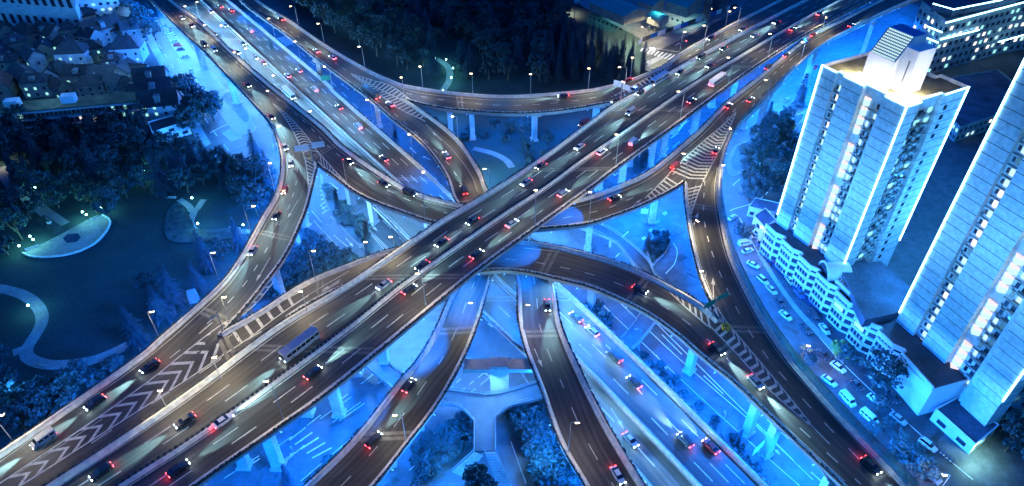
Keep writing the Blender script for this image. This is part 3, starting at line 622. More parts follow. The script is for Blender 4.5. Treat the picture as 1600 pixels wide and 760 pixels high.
Dd.joints((0.16, 0.3, 0.46, 0.58, 0.72, 0.86)); Ed.joints((0.25, 0.45, 0.75)); Gd.joints((0.15, 0.3, 0.68, 0.85)); Fd.joints((0.1, 0.25, 0.4, 0.6, 0.75)); Nd.joints((0.12, 0.25, 0.4, 0.62, 0.8))
for D_ in DECKS.values(): D_.finish()
# tinted noise screen along the east ramp
pts = Dd.edge('R', frac(Dd, 'R', 1240, 110), 1.0); sd0 = side_dirs(pts); i = Dd.idx(pts[len(pts) // 2]); sg = 1 if (Dd.C[i] - pts[len(pts) // 2]).dot(sd0[len(pts) // 2]) > 0 else -1
mb = MB(); mb.sweep(pts, [(-0.05 * sg, 1.06), (-0.05 * sg, 3.6), (0.02 * sg, 3.6), (0.02 * sg, 1.06)]); mb.build('noise_screen', M['screen'], Dd.root)
mb = MB(); mb.sweep(pts, [(-0.12 * sg, 3.61), (-0.12 * sg, 3.75), (0.08 * sg, 3.75), (0.08 * sg, 3.61)])
for k in range(0, len(pts), 2): mb.box((pts[k].x - sd0[k].x * .1 * sg, pts[k].y - sd0[k].y * .1 * sg, pts[k].z + 0.9), (0.14, 0.14, 2.7), 0, True)
mb.build('screen_frame', M['dark_steel'], Dd.root)
# piers
for a in ((434, 690), (640, 545), (560, 610), (930, 292), (1015, 236), (1070, 198), (1085, 186), (1130, 150), (1190, 108), (800, 395), (300, 780)): main.pier(*a, size=(2.6, 2.2), twin=4.2)
for a in ((420, 190), (455, 290), (474, 330), (440, 390), (400, 450), (300, 60), (345, 110)): Ad.pier(*a, size=(2.4, 2.0), shift=0)
for a in ((530, 262), (572, 290), (660, 330), (925, 335), (1030, 290), (1180, 140)): Bd.pier(*a)
for a in ((1140, 235), (1215, 145), (1290, 75), (1380, 30), (1105, 440), (1125, 490)): Dd.pier(*a)
for a in ((925, 430), (1070, 520), (1178, 610), (1215, 645), (1300, 725), (470, 475), (840, 410)): Cd.pier(*a)
for a in ((700, 155), (735, 160), (838, 165), (935, 155), (1030, 115)): Fd.pier(*a)
for a in ((583, 148), (500, 85), (690, 240), (735, 290), (860, 520), (905, 630)): Gd.pier(*a, size=(2.0, 1.8))
for a in ((715, 500), (610, 680), (655, 620)): Ed.pier(*a, size=(2.0, 1.8))
for a in ((420, 100), (560, 240), (640, 320), (920, 530), (1000, 620), (1090, 710)): Nd.pier(*a, size=(2.2, 1.4), twin=5.0, cap=0.85)
# floodlights below the decks
main.floods(20, 0.05, 0.95, FLOOD_W * 2.2, sides='R', cone=112); main.floods(26, 0.05, 0.95, FLOOD_W * 1.4, sides='L', cone=112)
Ad.floods(18, 0.04, 0.95, FLOOD_W * 1.7, BLUE, 'L', cone=150, aim=.5); Ad.floods(20, 0.04, 0.5, FLOOD_W * 2.2, CYAN, 'R', cone=150, aim=.6); Bd.floods(16, 0.04, 0.36, FLOOD_W * 1.7, CYAN, 'L', cone=140, aim=.8); Ad.floods(20, 0.5, 0.7, FLOOD_W * 1.5, BLUE, 'R', cone=150)
Bd.floods(18, 0.10, 0.45, FLOOD_W * 1.6, CYAN, 'R', cone=140); Bd.floods(17, 0.5, 0.9, FLOOD_W * 1.4, BLUE, 'LR', cone=130)
Cd.floods(16, 0.34, 0.62, FLOOD_W * 2.2, CYAN, 'R', cone=140, aim=.3); Cd.floods(16, 0.36, 0.62, FLOOD_W * 2.0, CYAN, 'L', cone=140, aim=.3); Cd.floods(16, 0.55, 0.97, FLOOD_W * 2.0, BLUE, 'R', cone=155, aim=.3)
Dd.floods(16, 0.12, 0.97, FLOOD_W * 1.7, BLUE, 'R', cone=150, aim=.5); Dd.floods(16, 0.4, 0.65, FLOOD_W * 1.3, CYAN, 'L', cone=130)
Fd.floods(24, 0.03, 0.6, FLOOD_W * .5, BLUE, 'L', cone=150); Fd.floods(22, 0.3, 0.6, FLOOD_W * .8, BLUE, 'R', cone=130)
Gd.floods(20, 0.03, 0.5, FLOOD_W * .9, BLUE, 'L', cone=110); Gd.floods(17, 0.6, 0.98, FLOOD_W * 2.6, CYAN, 'R', cone=160, aim=1.0); Gd.floods(17, 0.6, 0.98, FLOOD_W * 1.5, BLUE, 'L', cone=150, aim=.5)
Ed.floods(15, 0.2, 0.98, FLOOD_W * 1.5, BLUE, 'L', cone=150, aim=.4); Ed.floods(15, 0.2, 0.98, FLOOD_W * 1.5, BLUE, 'R', cone=150, aim=.5); Nd.floods(24, 0.5, 0.98, FLOOD_W * 1.1, BLUE, 'R', cone=150)
# ================================================================ ring shaped footbridge
def footbridge():
    root = empty('footbridge', 'blue lit footbridge curving beneath the ramps with a stem and stairs at its south end', 'footbridge')
    zf = 5.0; d = MB(); r = MB()
    def band(o, i):
        A = spline([P(*p, zf) for p in o], 1.5); B = spline([P(*p, zf) for p in i], 1.5); n = max(len(A), len(B)); A = resample(A, n); B = resample(B, n); k = n + 1
        lo = Vector((0, 0, -0.7)); d.add(A + B + [p + lo for p in A] + [p + lo for p in B],
              [(j, j + 1, k + j + 1, k + j) for j in range(n)] + [(2 * k + j, 3 * k + j, 3 * k + j + 1, 2 * k + j + 1) for j in range(n)] + [(j, 2 * k + j, 2 * k + j + 1, j + 1) for j in range(n)] + [(k + j, k + j + 1, 3 * k + j + 1, 3 * k + j) for j in range(n)])
        return A, B
    def rail(A):
        r.sweep(A, [(-0.06, 1.05), (-0.06, 1.2), (0.06, 1.2), (0.06, 1.05)]); r.sweep(A, [(-0.12, -0.75), (-0.12, 0.28), (0.12, 0.28), (0.12, -0.75)]); r.sweep(A, [(-0.03, .65), (-0.03, .72), (.03, .72), (.03, .65)])
        for p in A[::2]: r.box((p.x, p.y, p.z), (0.1, 0.1, 1.1), 0, True)
    o1 = [(540, 535), (569, 569), (617, 608), (655, 626), (692, 631), (719, 636), (741, 657)]; i1 = [(565, 525), (591, 553), (631, 586), (665, 602), (703, 610), (753, 616), (757, 617)]
    A, B = band(o1, i1); rail(A); rail(B)
    o2 = [(774, 652), (798, 634), (841, 623), (880, 607), (930, 585), (984, 549), (1022, 507), (1045, 470), (1050, 455)]; i2 = [(757, 617), (787, 614), (832, 600), (880, 582), (930, 558), (972, 529), (1001, 490), (1014, 462), (1018, 450)]
    A, B = band(o2, i2); rail(A); rail(B)
    o3 = [(1048, 460), (1035, 440), (1022, 428), (1010, 405), (971, 371), (939, 352), (905, 340)]; i3 = [(1018, 455), (1008, 435), (993, 417), (979, 399), (963, 379), (933, 365), (900, 354)]
    A, B = band(o3, i3); rail(A); rail(B)
    s1 = [P(741, 657, zf), P(741, 705, zf)]; s2 = [P(774, 652, zf), P(774, 705, zf)]
    A = spline(s1, 1.5); B = spline(s2, 1.5); poly = [P(757, 618, zf), P(741, 657, zf), P(741, 705, zf), P(774, 705, zf), P(774, 652, zf)]
    d.prism([(p.x, p.y) for p in poly], zf - 0.71, zf + 0.004); rail(A); rail(B)
    d.build('bridge_deck', M['road'], root); r.build('railing', M['steel'], root)
    # stairs down both ways
    for (a, b, c_, e) in (((757, 706), (774, 706), (800, 765), (780, 765)), ((741, 706), (755, 712), (722, 745), (706, 738))):
        st = MB(); rl = MB(); a3, b3 = P(*a, zf), P(*b, zf); c3, e3 = P(*c_, 0), P(*e, 0); n = 24
        for k in range(n):
            f0, f1 = k / n, (k + 1) / n; z = zf * (1 - f1) + 0.1
            q = [a3.lerp(e3, f0), b3.lerp(c3, f0), b3.lerp(c3, f1), a3.lerp(e3, f1)]
            st.prism([(p.x, p.y) for p in q], max(0.0, z - 0.5), z + 0.1)
        st.build('stair', M['concrete'], root)
        for s_, t_ in ((a3, e3), (b3, c3)): rl.tube([s_ + Vector((0, 0, 1)), t_ + Vector((0, 0, 1))], 0.07, 5)
        rl.build('stair_rail', M['steel'], root)
    cols = MB()
    for (u, v) in ((600, 582), (672, 616), (757, 640), (815, 618), (900, 585), (1000, 525), (1005, 425), (955, 368)):
        p = P(u, v, zf); c1 = MB(); c1.box((p.x, p.y, 0), (0.8, 0.8, zf - 0.7), 0, True); c1.build('column', M['concrete'], root)
footbridge()
# T pier standing alone between the two lower ramps
tp = empty('bridge_pier', 'lone T shaped concrete pier between the two lower ramps above the footbridge', 'pier')
b = P(781, 612, 0); q = MB(); q.box((b.x, b.y, 0), (5.0, 3.2, 10.2), 0, True); q.build('column', M['concrete'], tp)
q = MB(); q.box((b.x, b.y, 9.9), (19.0, 3.6, 1.4), 0, True); q.box((b.x, b.y, 11.31), (4.6, 3.4, 0.9), 0, True); q.build('crosshead', M['concrete'], tp)
for dx, dy in ((-3, -2.2), (3, -2.2), (-8, 2.2), (8, 2.2)):
    light('pier_fill', 'SPOT', (b.x + dx, b.y + dy, 9.6), FLOOD_W * .8, CYAN, .3, (dx * .05, dy * .25, -1), 150, .6)  # added lights without fixtures, brightening the footbridge area
# ---- road markings and islands on the ground
gm = MB(); GZ = [0.02]
def gline(pts, w=0.3, dash=None, z=0.02):
    GZ[0] += 0.0006; z = GZ[0]
    c = spline([P(*p, 0) for p in pts], 1.5); sd = side_dirs(c); run = 0; up = Vector((0, 0, z))
    for i in range(len(c) - 1):
        if dash is None or run % (dash[0] + dash[1]) < dash[0]: gm.quad(c[i] - sd[i] * w / 2 + up, c[i] + sd[i] * w / 2 + up, c[i + 1] + sd[i + 1] * w / 2 + up, c[i + 1] - sd[i + 1] * w / 2 + up)
        run += (c[i + 1] - c[i]).length
def garrow(u, v, u2, v2, z=0.022):
    a, b = P(u, v), P(u2, v2); d = (b - a); L = d.length; d /= L; n = Vector((d.y, -d.x, 0)); up = Vector((0, 0, z)); h = L * .35
    gm.quad(a - n * .15 + up, a + n * .15 + up, b - d * h + n * .15 + up, b - d * h - n * .15 + up); gm.add([b - d * h - n * .6 + up, b - d * h + n * .6 + up, b + up], [(0, 1, 2)])
def zebra(a, b, c, d, n, w=0.5):
    """stripes between edge a-b and edge d-c"""
    a, b, c, d = [P(*p) for p in (a, b, c, d)]; up = Vector((0, 0, 0.02))
    for k in range(n):
        f0, f1 = (k + .0) / n, (k + w) / n; gm.quad(a.lerp(b, f0) + up, a.lerp(b, f1) + up, d.lerp(c, f1) + up, d.lerp(c, f0) + up)
gline([(205, 0), (245, 65), (285, 130), (330, 200), (365, 245)], 0.3, (6, 8)); gline([(222, -5), (262, 55), (310, 130), (350, 180)], 0.3, (6, 8))
zebra((277, 92), (298, 85), (300, 93), (280, 100), 7); garrow(347, 176, 354, 190); garrow(360, 172, 368, 186); garrow(308, 110, 300, 98)
gline([(328, 208), (352, 196), (378, 186)], 0.4); zebra((346, 208), (362, 200), (380, 215), (362, 222), 8)
zebra((390, 190), (402, 200), (398, 208), (386, 200), 4); zebra((425, 225), (440, 222), (446, 240), (428, 244), 5)
# street under the A/B branches
for k in range(7):
    gline([(500 + k * 0.5, 292 + k * 7), (514, 286 + k * 7), (528 - k, 296 + k * 6)], 0.55)
gline([(487, 330), (520, 366), (560, 400), (590, 430)], 0.3, (8, 10)); gline([(540, 320), (590, 372), (620, 400)], 0.25); gline([(575, 320), (615, 362), (640, 388)], 0.25, (6, 6)); gline([(610, 340), (640, 372)], 0.25, (6, 6))
gline([(520, 305), (560, 345), (610, 395)], 0.25); garrow(575, 345, 590, 362); garrow(640, 345, 652, 360)
# street between the low viaduct and the north ramp
gline([(455, 68), (520, 130), (590, 200), (660, 262)], 0.25, (6, 8)); gline([(445, 74), (510, 136), (580, 205), (650, 268)], 0.25, (6, 8)); garrow(545, 140, 532, 130); garrow(562, 143, 548, 134); garrow(650, 240, 640, 230); zebra((432, 60), (448, 56), (460, 68), (442, 74), 7)
garrow(538, 182, 526, 170); garrow(672, 250, 660, 244)
# street right of the low viaduct
for off in (0, 42, 78): gline([(935 + off, 470 - off * .1), (1050 + off, 580), (1150 + off, 672), (1250 + off, 760)], 0.3, (8, 10) if off else None)
garrow(1025, 555, 1042, 578); garrow(1198, 690, 1220, 712)
gline([(1090, 505), (1180, 600), (1260, 690), (1310, 745)], 0.3)
# east-west street in view south of the main viaduct
for k in range(5): gline([(452 + k * 9, 688 + k * 7), (478 + k * 10, 668 + k * 8)], 0.5)
gline([(350, 748), (440, 690)], 0.25, (8, 6)); gline([(530, 658), (570, 630)], 0.35); gline([(500, 655), (550, 620)], 0.25); gline([(430, 735), (520, 660), (620, 590)], 0.3, (8, 10))
garrow(660, 695, 695, 662); gline([(655, 745), (740, 685)], 0.3); gline([(798, 690), (822, 756)], 0.3, (12, 8)); gline([(812, 640), (842, 700)], 0.25)
# centre of the crossing
gline([(725, 560), (770, 592)], 0.5); gline([(720, 612), (760, 580)], 0.3, (1.5, 1.2)); gline([(735, 614), (765, 590)], 0.3, (1.5, 1.2)); gline([(700, 610), (740, 575)], 0.3, (1.5, 1.2)); gline([(800, 560), (826, 600)], 0.3)
gline([(757, 462), (806, 512)], 0.3); gline([(765, 455), (808, 492)], 0.3); gline([(752, 472), (800, 520)], 0.25, (6, 5)); zebra((762, 506), (770, 501), (777, 507), (769, 512), 3); zebra((780, 515), (790, 510), (802, 523), (795, 528), 5)
garrow(968, 300, 955, 312); garrow(985, 280, 972, 292); garrow(1045, 232, 1030, 245); garrow(1055, 240, 1043, 250)
for k in range(6): gline([(1048 + k * 3, 216 - k * 4), (1056 + k * 3, 211 - k * 4), (1060 + k * 3, 203 - k * 4)], 0.5)
gline([(968, 300), (1040, 240), (1100, 190)], 0.25, (6, 8)); gline([(972, 371), (982, 362)], 0.4); gline([(962, 402), (968, 396)], 0.4)
for k in range(4): zebra((1002 + k * 11, 372 - k * 13), (1008 + k * 11, 369 - k * 13), (1011 + k * 11, 373 - k * 13), (1005 + k * 11, 376 - k * 13), 3)
gline([(1052, 380), (1058, 392), (1054, 412), (1040, 428)], 0.25)
# right hand street under the east ramp
gline([(1190, 260), (1250, 190), (1310, 120)], 0.25, (6, 8)); gline([(1145, 290), (1200, 240), (1260, 170)], 0.25, (6, 8))
gline([(1190, 330), (1182, 385)], 0.25); gline([(1155, 340), (1200, 420), (1300, 550), (1450, 690), (1520, 750)], 0.25)
# top right crossing
zebra((1003, 75), (1060, 87), (1048, 95), (1000, 80), 9); garrow(1055, 72, 1062, 67); gline([(1060, 60), (1120, 32), (1200, -5)], 0.25, (5, 7)); gline([(1020, 75), (1062, 82)], 0.35)
zebra((1030, 88), (1040, 90), (1012, 105), (1003, 100), 4)
for pts in ([(320, 752), (470, 640), (600, 545)], [(470, 752), (560, 675), (640, 600)], [(640, 735), (720, 665)], [(1075, 490), (1180, 590), (1290, 700), (1350, 760)], [(1020, 500), (1130, 610), (1240, 720)], [(965, 470), (1060, 560), (1180, 665), (1270, 750)], [(490, 345), (560, 420)], [(505, 290), (560, 345), (600, 390)], [(520, 168), (600, 240), (670, 300)], [(955, 320), (1030, 262), (1090, 212)], [(1140, 330), (1200, 300), (1260, 200)]): gline(pts, 0.28)
for pts in ([(380, 735), (480, 665), (590, 580)], [(1040, 500), (1150, 605), (1260, 715)], [(500, 320), (570, 395)], [(960, 275), (1040, 215), (1090, 180)]): gline(pts, 0.3, (4, 5))
garrow(440, 722, 462, 706); garrow(590, 600, 612, 584); garrow(1120, 560, 1140, 580); garrow(1210, 650, 1230, 670); garrow(540, 372, 552, 386)
rp = random.Random(9); pm = MB(); laid = []
for _ in range(260):
    u, v = rp.choice([(rp.uniform(330, 660), rp.uniform(560, 758)), (rp.uniform(960, 1330), rp.uniform(450, 758)), (rp.uniform(490, 660), rp.uniform(280, 410)), (rp.uniform(930, 1110), rp.uniform(200, 450)), (rp.uniform(200, 380), rp.uniform(10, 240)), (rp.uniform(1150, 1500), rp.uniform(340, 758)), (rp.uniform(690, 850), rp.uniform(500, 620))])
    p = P(u, v); a = rp.choice([-.75, .85, .6]) + rp.uniform(-.1, .1); w_, l_ = rp.choice([(.7, .7), (1.6, 5), (.9, 9), (3, 4), (.8, .8)]); cs, sn = math.cos(a), math.sin(a)
    if any((p.x - x) ** 2 + (p.y - y) ** 2 < (r + l_ / 2 + w_) ** 2 for x, y, r in laid): continue
    laid.append((p.x, p.y, l_ / 2 + w_))
    pm.quad(*[Vector((p.x + x * cs - y * sn, p.y + x * sn + y * cs, .0165)) for x, y in ((-l_ / 2, -w_ / 2), (l_ / 2, -w_ / 2), (l_ / 2, w_ / 2), (-l_ / 2, w_ / 2))])
pm.build('road_patches', M['patch'], kind='structure')
gm.build('road_marking', M['street_paint'], kind='structure')
def island(pts, h=0.18, m='hedge'):
    slab('traffic_island', spline([P(*p, 0) for p in pts + pts[:1]], 1.5)[:-1], 0.0, h, M['pave'])
    c = sum((P(*p, 0) for p in pts), Vector()) / len(pts); slab('island_soil', [c + (p - c) * 0.86 for p in spline([P(*p, 0) for p in pts + pts[:1]], 1.5)[:-1]], h, h + 0.12, M[m])
island([(1012, 402), (1010, 388), (1024, 365), (1036, 358), (1046, 364), (1048, 380), (1040, 396), (1026, 410), (1018, 418)])
island([(500, 270), (520, 300), (560, 345), (580, 385), (560, 385), (525, 345), (505, 310)])
island([(530, 200), (560, 210), (600, 245), (640, 280), (625, 282), (575, 240), (535, 212)])
island([(356, 140), (380, 165), (392, 185), (385, 195), (365, 175), (345, 150)])
island([(1145, 230), (1200, 205), (1262, 172), (1250, 195), (1200, 240), (1150, 275), (1135, 260)])
# ================================================================ buildings
def lbox(mb, x0, x1, y0, y1, z0, z1): mb.box(((x0 + x1) / 2, (y0 + y1) / 2, (z0 + z1) / 2), (abs(x1 - x0), abs(y1 - y0), abs(z1 - z0)))
def tower(label, a_px, b_px, az, bz, top, crown):
    """residential tower: local x runs from corner a (image left) to corner b, y goes away from the street"""
    A = P(*a_px, az); B = P(*b_px, bz); d = B - A; d.z = 0; W = d.length; rz = math.atan2(d.y, d.x)
    t = empty('apartment_tower', label, 'tower', (A.x, A.y, 0), rz)
    D = 24.0; fl = 2.9; z0 = 9.0; nf = int((top - z0) / fl)
    k = W / 34.0; X = lambda x: x * k
    # plan with recesses for the window bays
    plan = [(0, 0), (X(6.4), 0), (X(6.4), 1.3), (X(9.6), 1.3), (X(9.6), 0), (X(17.5), 0), (X(17.5), 1.6), (X(25.0), 1.6), (X(25.0), 0.6), (X(26.2), 0.6), (X(26.2), 0), (X(34), 0),
            (X(34), 5.2), (X(34) - 1.1, 5.2), (X(34) - 1.1, 14.5), (X(34), 14.5), (X(34), D), (X(24), D), (X(24), D - 2), (X(10), D - 2), (X(10), D), (0, D)]
    w = MB(); w.prism(plan, 0, top); w.build('wall', M['wall'], t)
    r = MB(); ins = [(x + (0.35 if x < X(17) else -0.35), y + (0.35 if y < 11 else -0.35)) for x, y in plan]; r.prism(ins, top + .004, top + 0.05); r.build('roof', M['roof_green'], t)
    pr = MB(); pp = [Vector((x, y, top)) for x, y in plan + plan[:1]]; pr.sweep(pp, [(-0.2, 0.003), (-0.2, 0.95), (0.15, 0.95), (0.15, 0.003)]); pr.build('roof_parapet', M['wall'], t)
    sm = MB()      # floor seams on the panels
    for i in range(1, nf + 1):
        z = z0 + i * fl
        if z > top - 1: break
        for (x0, x1) in ((0, 6.4), (9.6, 17.5), (26.2, 34)): lbox(sm, X(x0) + .02, X(x1) - .02, -0.03, 0.02, z - 0.08, z + 0.08)
        lbox(sm, X(34) - .02, X(34) + 0.03, .02, 5.18, z - 0.08, z + 0.08); lbox(sm, X(34) - .02, X(34) + .03, 14.52, D - .02, z - .08, z + .08)
    sm.build('floor_seam', M['seam'], t, kind='stuff')
    # windows: shared meshes, the hundred largest as parts of their own, the others as one
    rr = random.Random(int(W * 100) + int(A.x)); cnt = [0]; rest = {}
    protos = {}
    def win(x, z, wd, ht, y, m, face='y', pane=True):
        key = (wd, ht, m, face)
        if key not in protos:
            fr = MB(); 
            if face == 'y': fr.box((0, -0.06, 0), (wd, 0.2, ht))
            else: fr.box((0.06, 0, 0), (0.2, wd, ht))
            protos[key] = fr.mesh('window', M[m])
        if cnt[0] < 96:
            o = bpy.data.objects.new('window', protos[key]); scene.collection.objects.link(o); o.parent = t; o.location = (x, y, z); cnt[0] += 1
        else:
            q = rest.setdefault(m, MB())
            if face == 'y': q.box((x, y - .06, z), (wd, 0.2, ht))
            else: q.box((x + .06, y, z), (0.2, wd, ht))
    order = list(range(nf))[::-1]
    bay = MB(); bay2 = MB()
    for i in order:
        z = z0 + i * fl + 1.5
        if z > top - 2: continue
        g = (nf - 1 - i) % 5
        if g != 4 or True:
            win(X(8.6), z, X(1.5), 1.7, 1.3, rr.choice(['win_on', 'win_on', 'win_on', 'win_warm', 'win_dim']))
            # chevron shaped lit bay
            if g != 4:
                bay = MB(); bay2 = MB()
                x0 = X(18.0); ww = X(2.6)
                bay.add([(x0, 1.55, z - 1), (x0 + ww / 2, 0.35, z - 1), (x0 + ww, 1.55, z - 1), (x0, 1.55, z + 0.75), (x0 + ww / 2, 0.35, z + 0.75), (x0 + ww, 1.55, z + 0.75)], [(0, 1, 4, 3), (1, 2, 5, 4), (2, 1, 0), (3, 4, 5)])
                bay2.add([(x0 - .1, 1.58, z + .76), (x0 + ww / 2, 0.2, z + .76), (x0 + ww + .1, 1.58, z + .76), (x0 - .1, 1.58, z + 1.25), (x0 + ww / 2, 0.2, z + 1.25), (x0 + ww + .1, 1.58, z + 1.25)], [(0, 1, 4, 3), (1, 2, 5, 4), (2, 1, 0), (3, 4, 5)])
                bw = bay.build('lit_bay_window', M['win_on'], t); bay2.build('bay_canopy', M['canopy_glow'], bw)
    for i in order:
        z = z0 + i * fl + 1.5
        if z > top - 2: continue
        win(X(22.0), z, X(0.9), 1.5, 1.6, rr.choice(['glass', 'glass', 'win_dim', 'win_on'])); win(X(24.0), z, X(1.2), 1.6, 1.6, rr.choice(['glass', 'glass', 'win_dim', 'glass', 'win_on']))
        for (y, wd) in ((6.6, 1.4), (8.9, 1.7), (12.6, 1.7)): win(X(34) - 1.1, z, wd, 1.5, y, rr.choice(['glass', 'glass', 'glass', 'win_dim', 'win_teal']), 'x')
        if rr.random() < .9: win(X(34), z, 1.2, 1.3, 17.2, 'glass', 'x')
        win(X(7.3), z, X(0.7), 1.2, 1.3, 'glass')
    for m, q in rest.items(): q.build('window', M[m], t, kind='stuff')
    # balconies, air conditioners and pipes
    bl = MB(); ac = MB(); ledge = MB(); dry = MB()
    for i in order:
        z = z0 + i * fl
        if z > top - 2: continue
        bl = MB(); lbox(bl, X(22.9), X(24.9), 0.7, 1.55, z - .1, z + 0.75); bl.build('balcony', M['wall_dim'], t)
        bl = MB(); lbox(bl, X(34) - 1.05, X(34) - 0.2, 9.9, 11.9, z - .1, z + .9); bl.build('balcony', M['wall_dim'], t)
        for y in (5.6, 7.8, 13.6):
            if rr.random() < .75: lbox(ac, X(34) - 1.05, X(34) - 0.45, y - .4, y + .4, z + .1, z + .75)
        if rr.random() < .6: lbox(ac, X(20.9), X(21.6), 0.95, 1.55, z + .1, z + .8)
        if rr.random() < .5: lbox(ac, X(6.5), X(6.9), 0.75, 1.25, z + .2, z + .8)
        for (xa, xb) in ((22.9, 24.9), (21.2, 22.6)): lbox(ac, X(xa), X(xb), 0.72, 0.76, z + 1.15, z + 1.22)
        lbox(ledge, X(6.45), X(9.55), 0.9, 1.28, z - .14, z + .02); lbox(ledge, X(20.7), X(24.95), 1.1, 1.58, z - .14, z - .12 + .1)
        lbox(ledge, X(34) - 1.08, X(34) - .5, 5.3, 9.6, z - .14, z + .02); lbox(ledge, X(34) - 1.08, X(34) - .5, 12.1, 14.4, z - .14, z + .02)
        if rr.random() < .45: lbox(dry, X(34) - .45, X(34) - .1, 7.0 + rr.random(), 8.8 + rr.random(), z + 1.0, z + 1.9)
    ac.build('air_conditioner', M['steel'], t, kind='stuff'); ledge.build('floor_ledge', M['wall_dim'], t, kind='stuff'); dry.build('window_grille', M['dark_steel'], t, kind='stuff')
    # LED strips on corners and along the roof edge
    for (x, y) in ((-0.12, -0.12), (X(34) + .12, -0.12), (X(34) + .12, D + .12)):
        s_ = MB(); s_.box((x, y, (z0 + top) / 2 + 3), (0.3, 0.3, top - z0 - 5)); s_.build('led_strip', M['led'], t)
    for seg in (((0, 0), (X(6.4), 0)), ((X(6.6), 1.3), (X(9.4), 1.3)), ((X(9.6), 0), (X(17.5), 0)), ((X(17.5), 1.6), (X(25), 1.6)), ((X(26.2), 0), (X(34), 0)), ((X(34), 0), (X(34), 5.2)), ((X(34) - 1.1, 5.4), (X(34) - 1.1, 14.3)), ((X(34), 14.5), (X(34), D))):
        s_ = MB(); n = Vector((seg[1][0] - seg[0][0], seg[1][1] - seg[0][1], 0)).normalized(); off = Vector((n.y, -n.x, 0)) * 0.32
        s_.tube([Vector((*seg[0], top + 0.8)) + off, Vector((*seg[1], top + 0.8)) + off], 0.15, 4); s_.build('led_strip', M['led'], t)
    # blue wash on the two street faces
    for (x, y, dx, dy) in ((X(8), -14, 0, 1), (X(26), -14, 0, 1), (X(34) + 13, 4, -1, .1), (X(34) + 13, 17, -1, .1)):
        light('tower_wash', 'SPOT', (x, y, z0 + 4), 34000 if dx else 32000, WASH, 1.0, (dx * 0.42, dy * 0.42, 0.9), 75, 0.9, t)
        light('tower_wash', 'SPOT', (x - dx * 16, y - dy * 16, top * 0.55), 34000 if dx else 20000, WASH, 1.5, (dx, dy, 0.12), 95, 1.0, t)
    if crown:
        c = MB(); cx0, cx1, cy0, cy1 = X(12.5), X(22.5), 3.5, 13.0; za, zb, ys = top + 8.0, top + 14.0, 4.5
        v6 = [(0, cy0, top), (0, cy0, za), (0, cy0 + ys, zb), (0, cy1, zb), (0, cy1, top)]
        c.add([(cx0, y, z) for _, y, z in v6] + [(cx1, y, z) for _, y, z in v6], [(0, 1, 2, 3, 4), (9, 8, 7, 6, 5), (0, 5, 6, 1), (1, 6, 7, 2), (2, 7, 8, 3), (3, 8, 9, 4)])
        pl = c.build('plant_room', M['white'], t)
        rfp = MB(); rfp.add([(cx0 + .3, cy0 + ys + .3, zb + .02), (cx1 - .3, cy0 + ys + .3, zb + .02), (cx1 - .3, cy1 - .3, zb + .02), (cx0 + .3, cy1 - .3, zb + .02)], [(0, 1, 2, 3)]); rfp.build('dark_roof', M['sign_blue'], pl)
        nrm = Vector((0, -(zb - za), ys)).normalized() * .04; g = MB(); bgp = MB()
        bgp.add([Vector((x, cy0 + ys * f, za + (zb - za) * f)) + nrm for x, f in ((cx0 + .2, .02), (cx1 - .2, .02), (cx1 - .2, .98), (cx0 + .2, .98))], [(0, 1, 2, 3)])
        for iy in range(10):
            for ix in range(13):
                f = (iy + .5) / 10; x = cx0 + .4 + (cx1 - cx0 - .8) * (ix + .5) / 13; c0 = Vector((x, cy0 + ys * f, za + (zb - za) * f)) + nrm * 2
                dx_, dv = Vector((.23, 0, 0)), Vector((0, ys, zb - za)).normalized() * .23; g.quad(c0 - dx_ - dv, c0 + dx_ - dv, c0 + dx_ + dv, c0 - dx_ + dv)
        bgp.build('dark_panel', M['sign_blue'], pl); g.build('skylight_grid', M['win_on'], pl, kind='stuff')
        n_ = MB(); n_.box((cx1 + X(2.4) + .02, 9.0, top + 6), (X(4.8), 6.6, 12.0)); n_.build('lift_room', M['white'], t)
        q = MB()
        lbox(q, cx1 + X(2.6), cx1 + X(2.6) + .35, 5.6, 5.69, top + 3, top + 9)
        q.build('dark_slot', M['dark_steel'], t)
        for (x, y, p_) in ((X(19), 1.9, 5000), (X(11), 4.5, 4000), (X(31), 6.5, 4500), (X(27), 2.4, 3000), (X(17), 2.0, 9000)):
            fx = MB(); fx.box((x, y, top + .7), (1.0, 0.6, 0.7)); fx.build('roof_floodlight', M['flood_white'], t)
            light('roof_flood', 'POINT', (x, y - .1, top + 1.7), p_ * 1.8, (1.0, 0.93, 0.78), 0.5, parent=t)
    return t
TT = 66.5
tower('pale tower with bright rooftop plant room and glowing blue edge strips', (1213.7, 341), (1317, 417), 13, 13, TT, True)
tower('nearest pale tower cut by the picture edge with glowing blue edge strips', (1403, 495), (1543, 660), 13, 6, TT + 29, False)
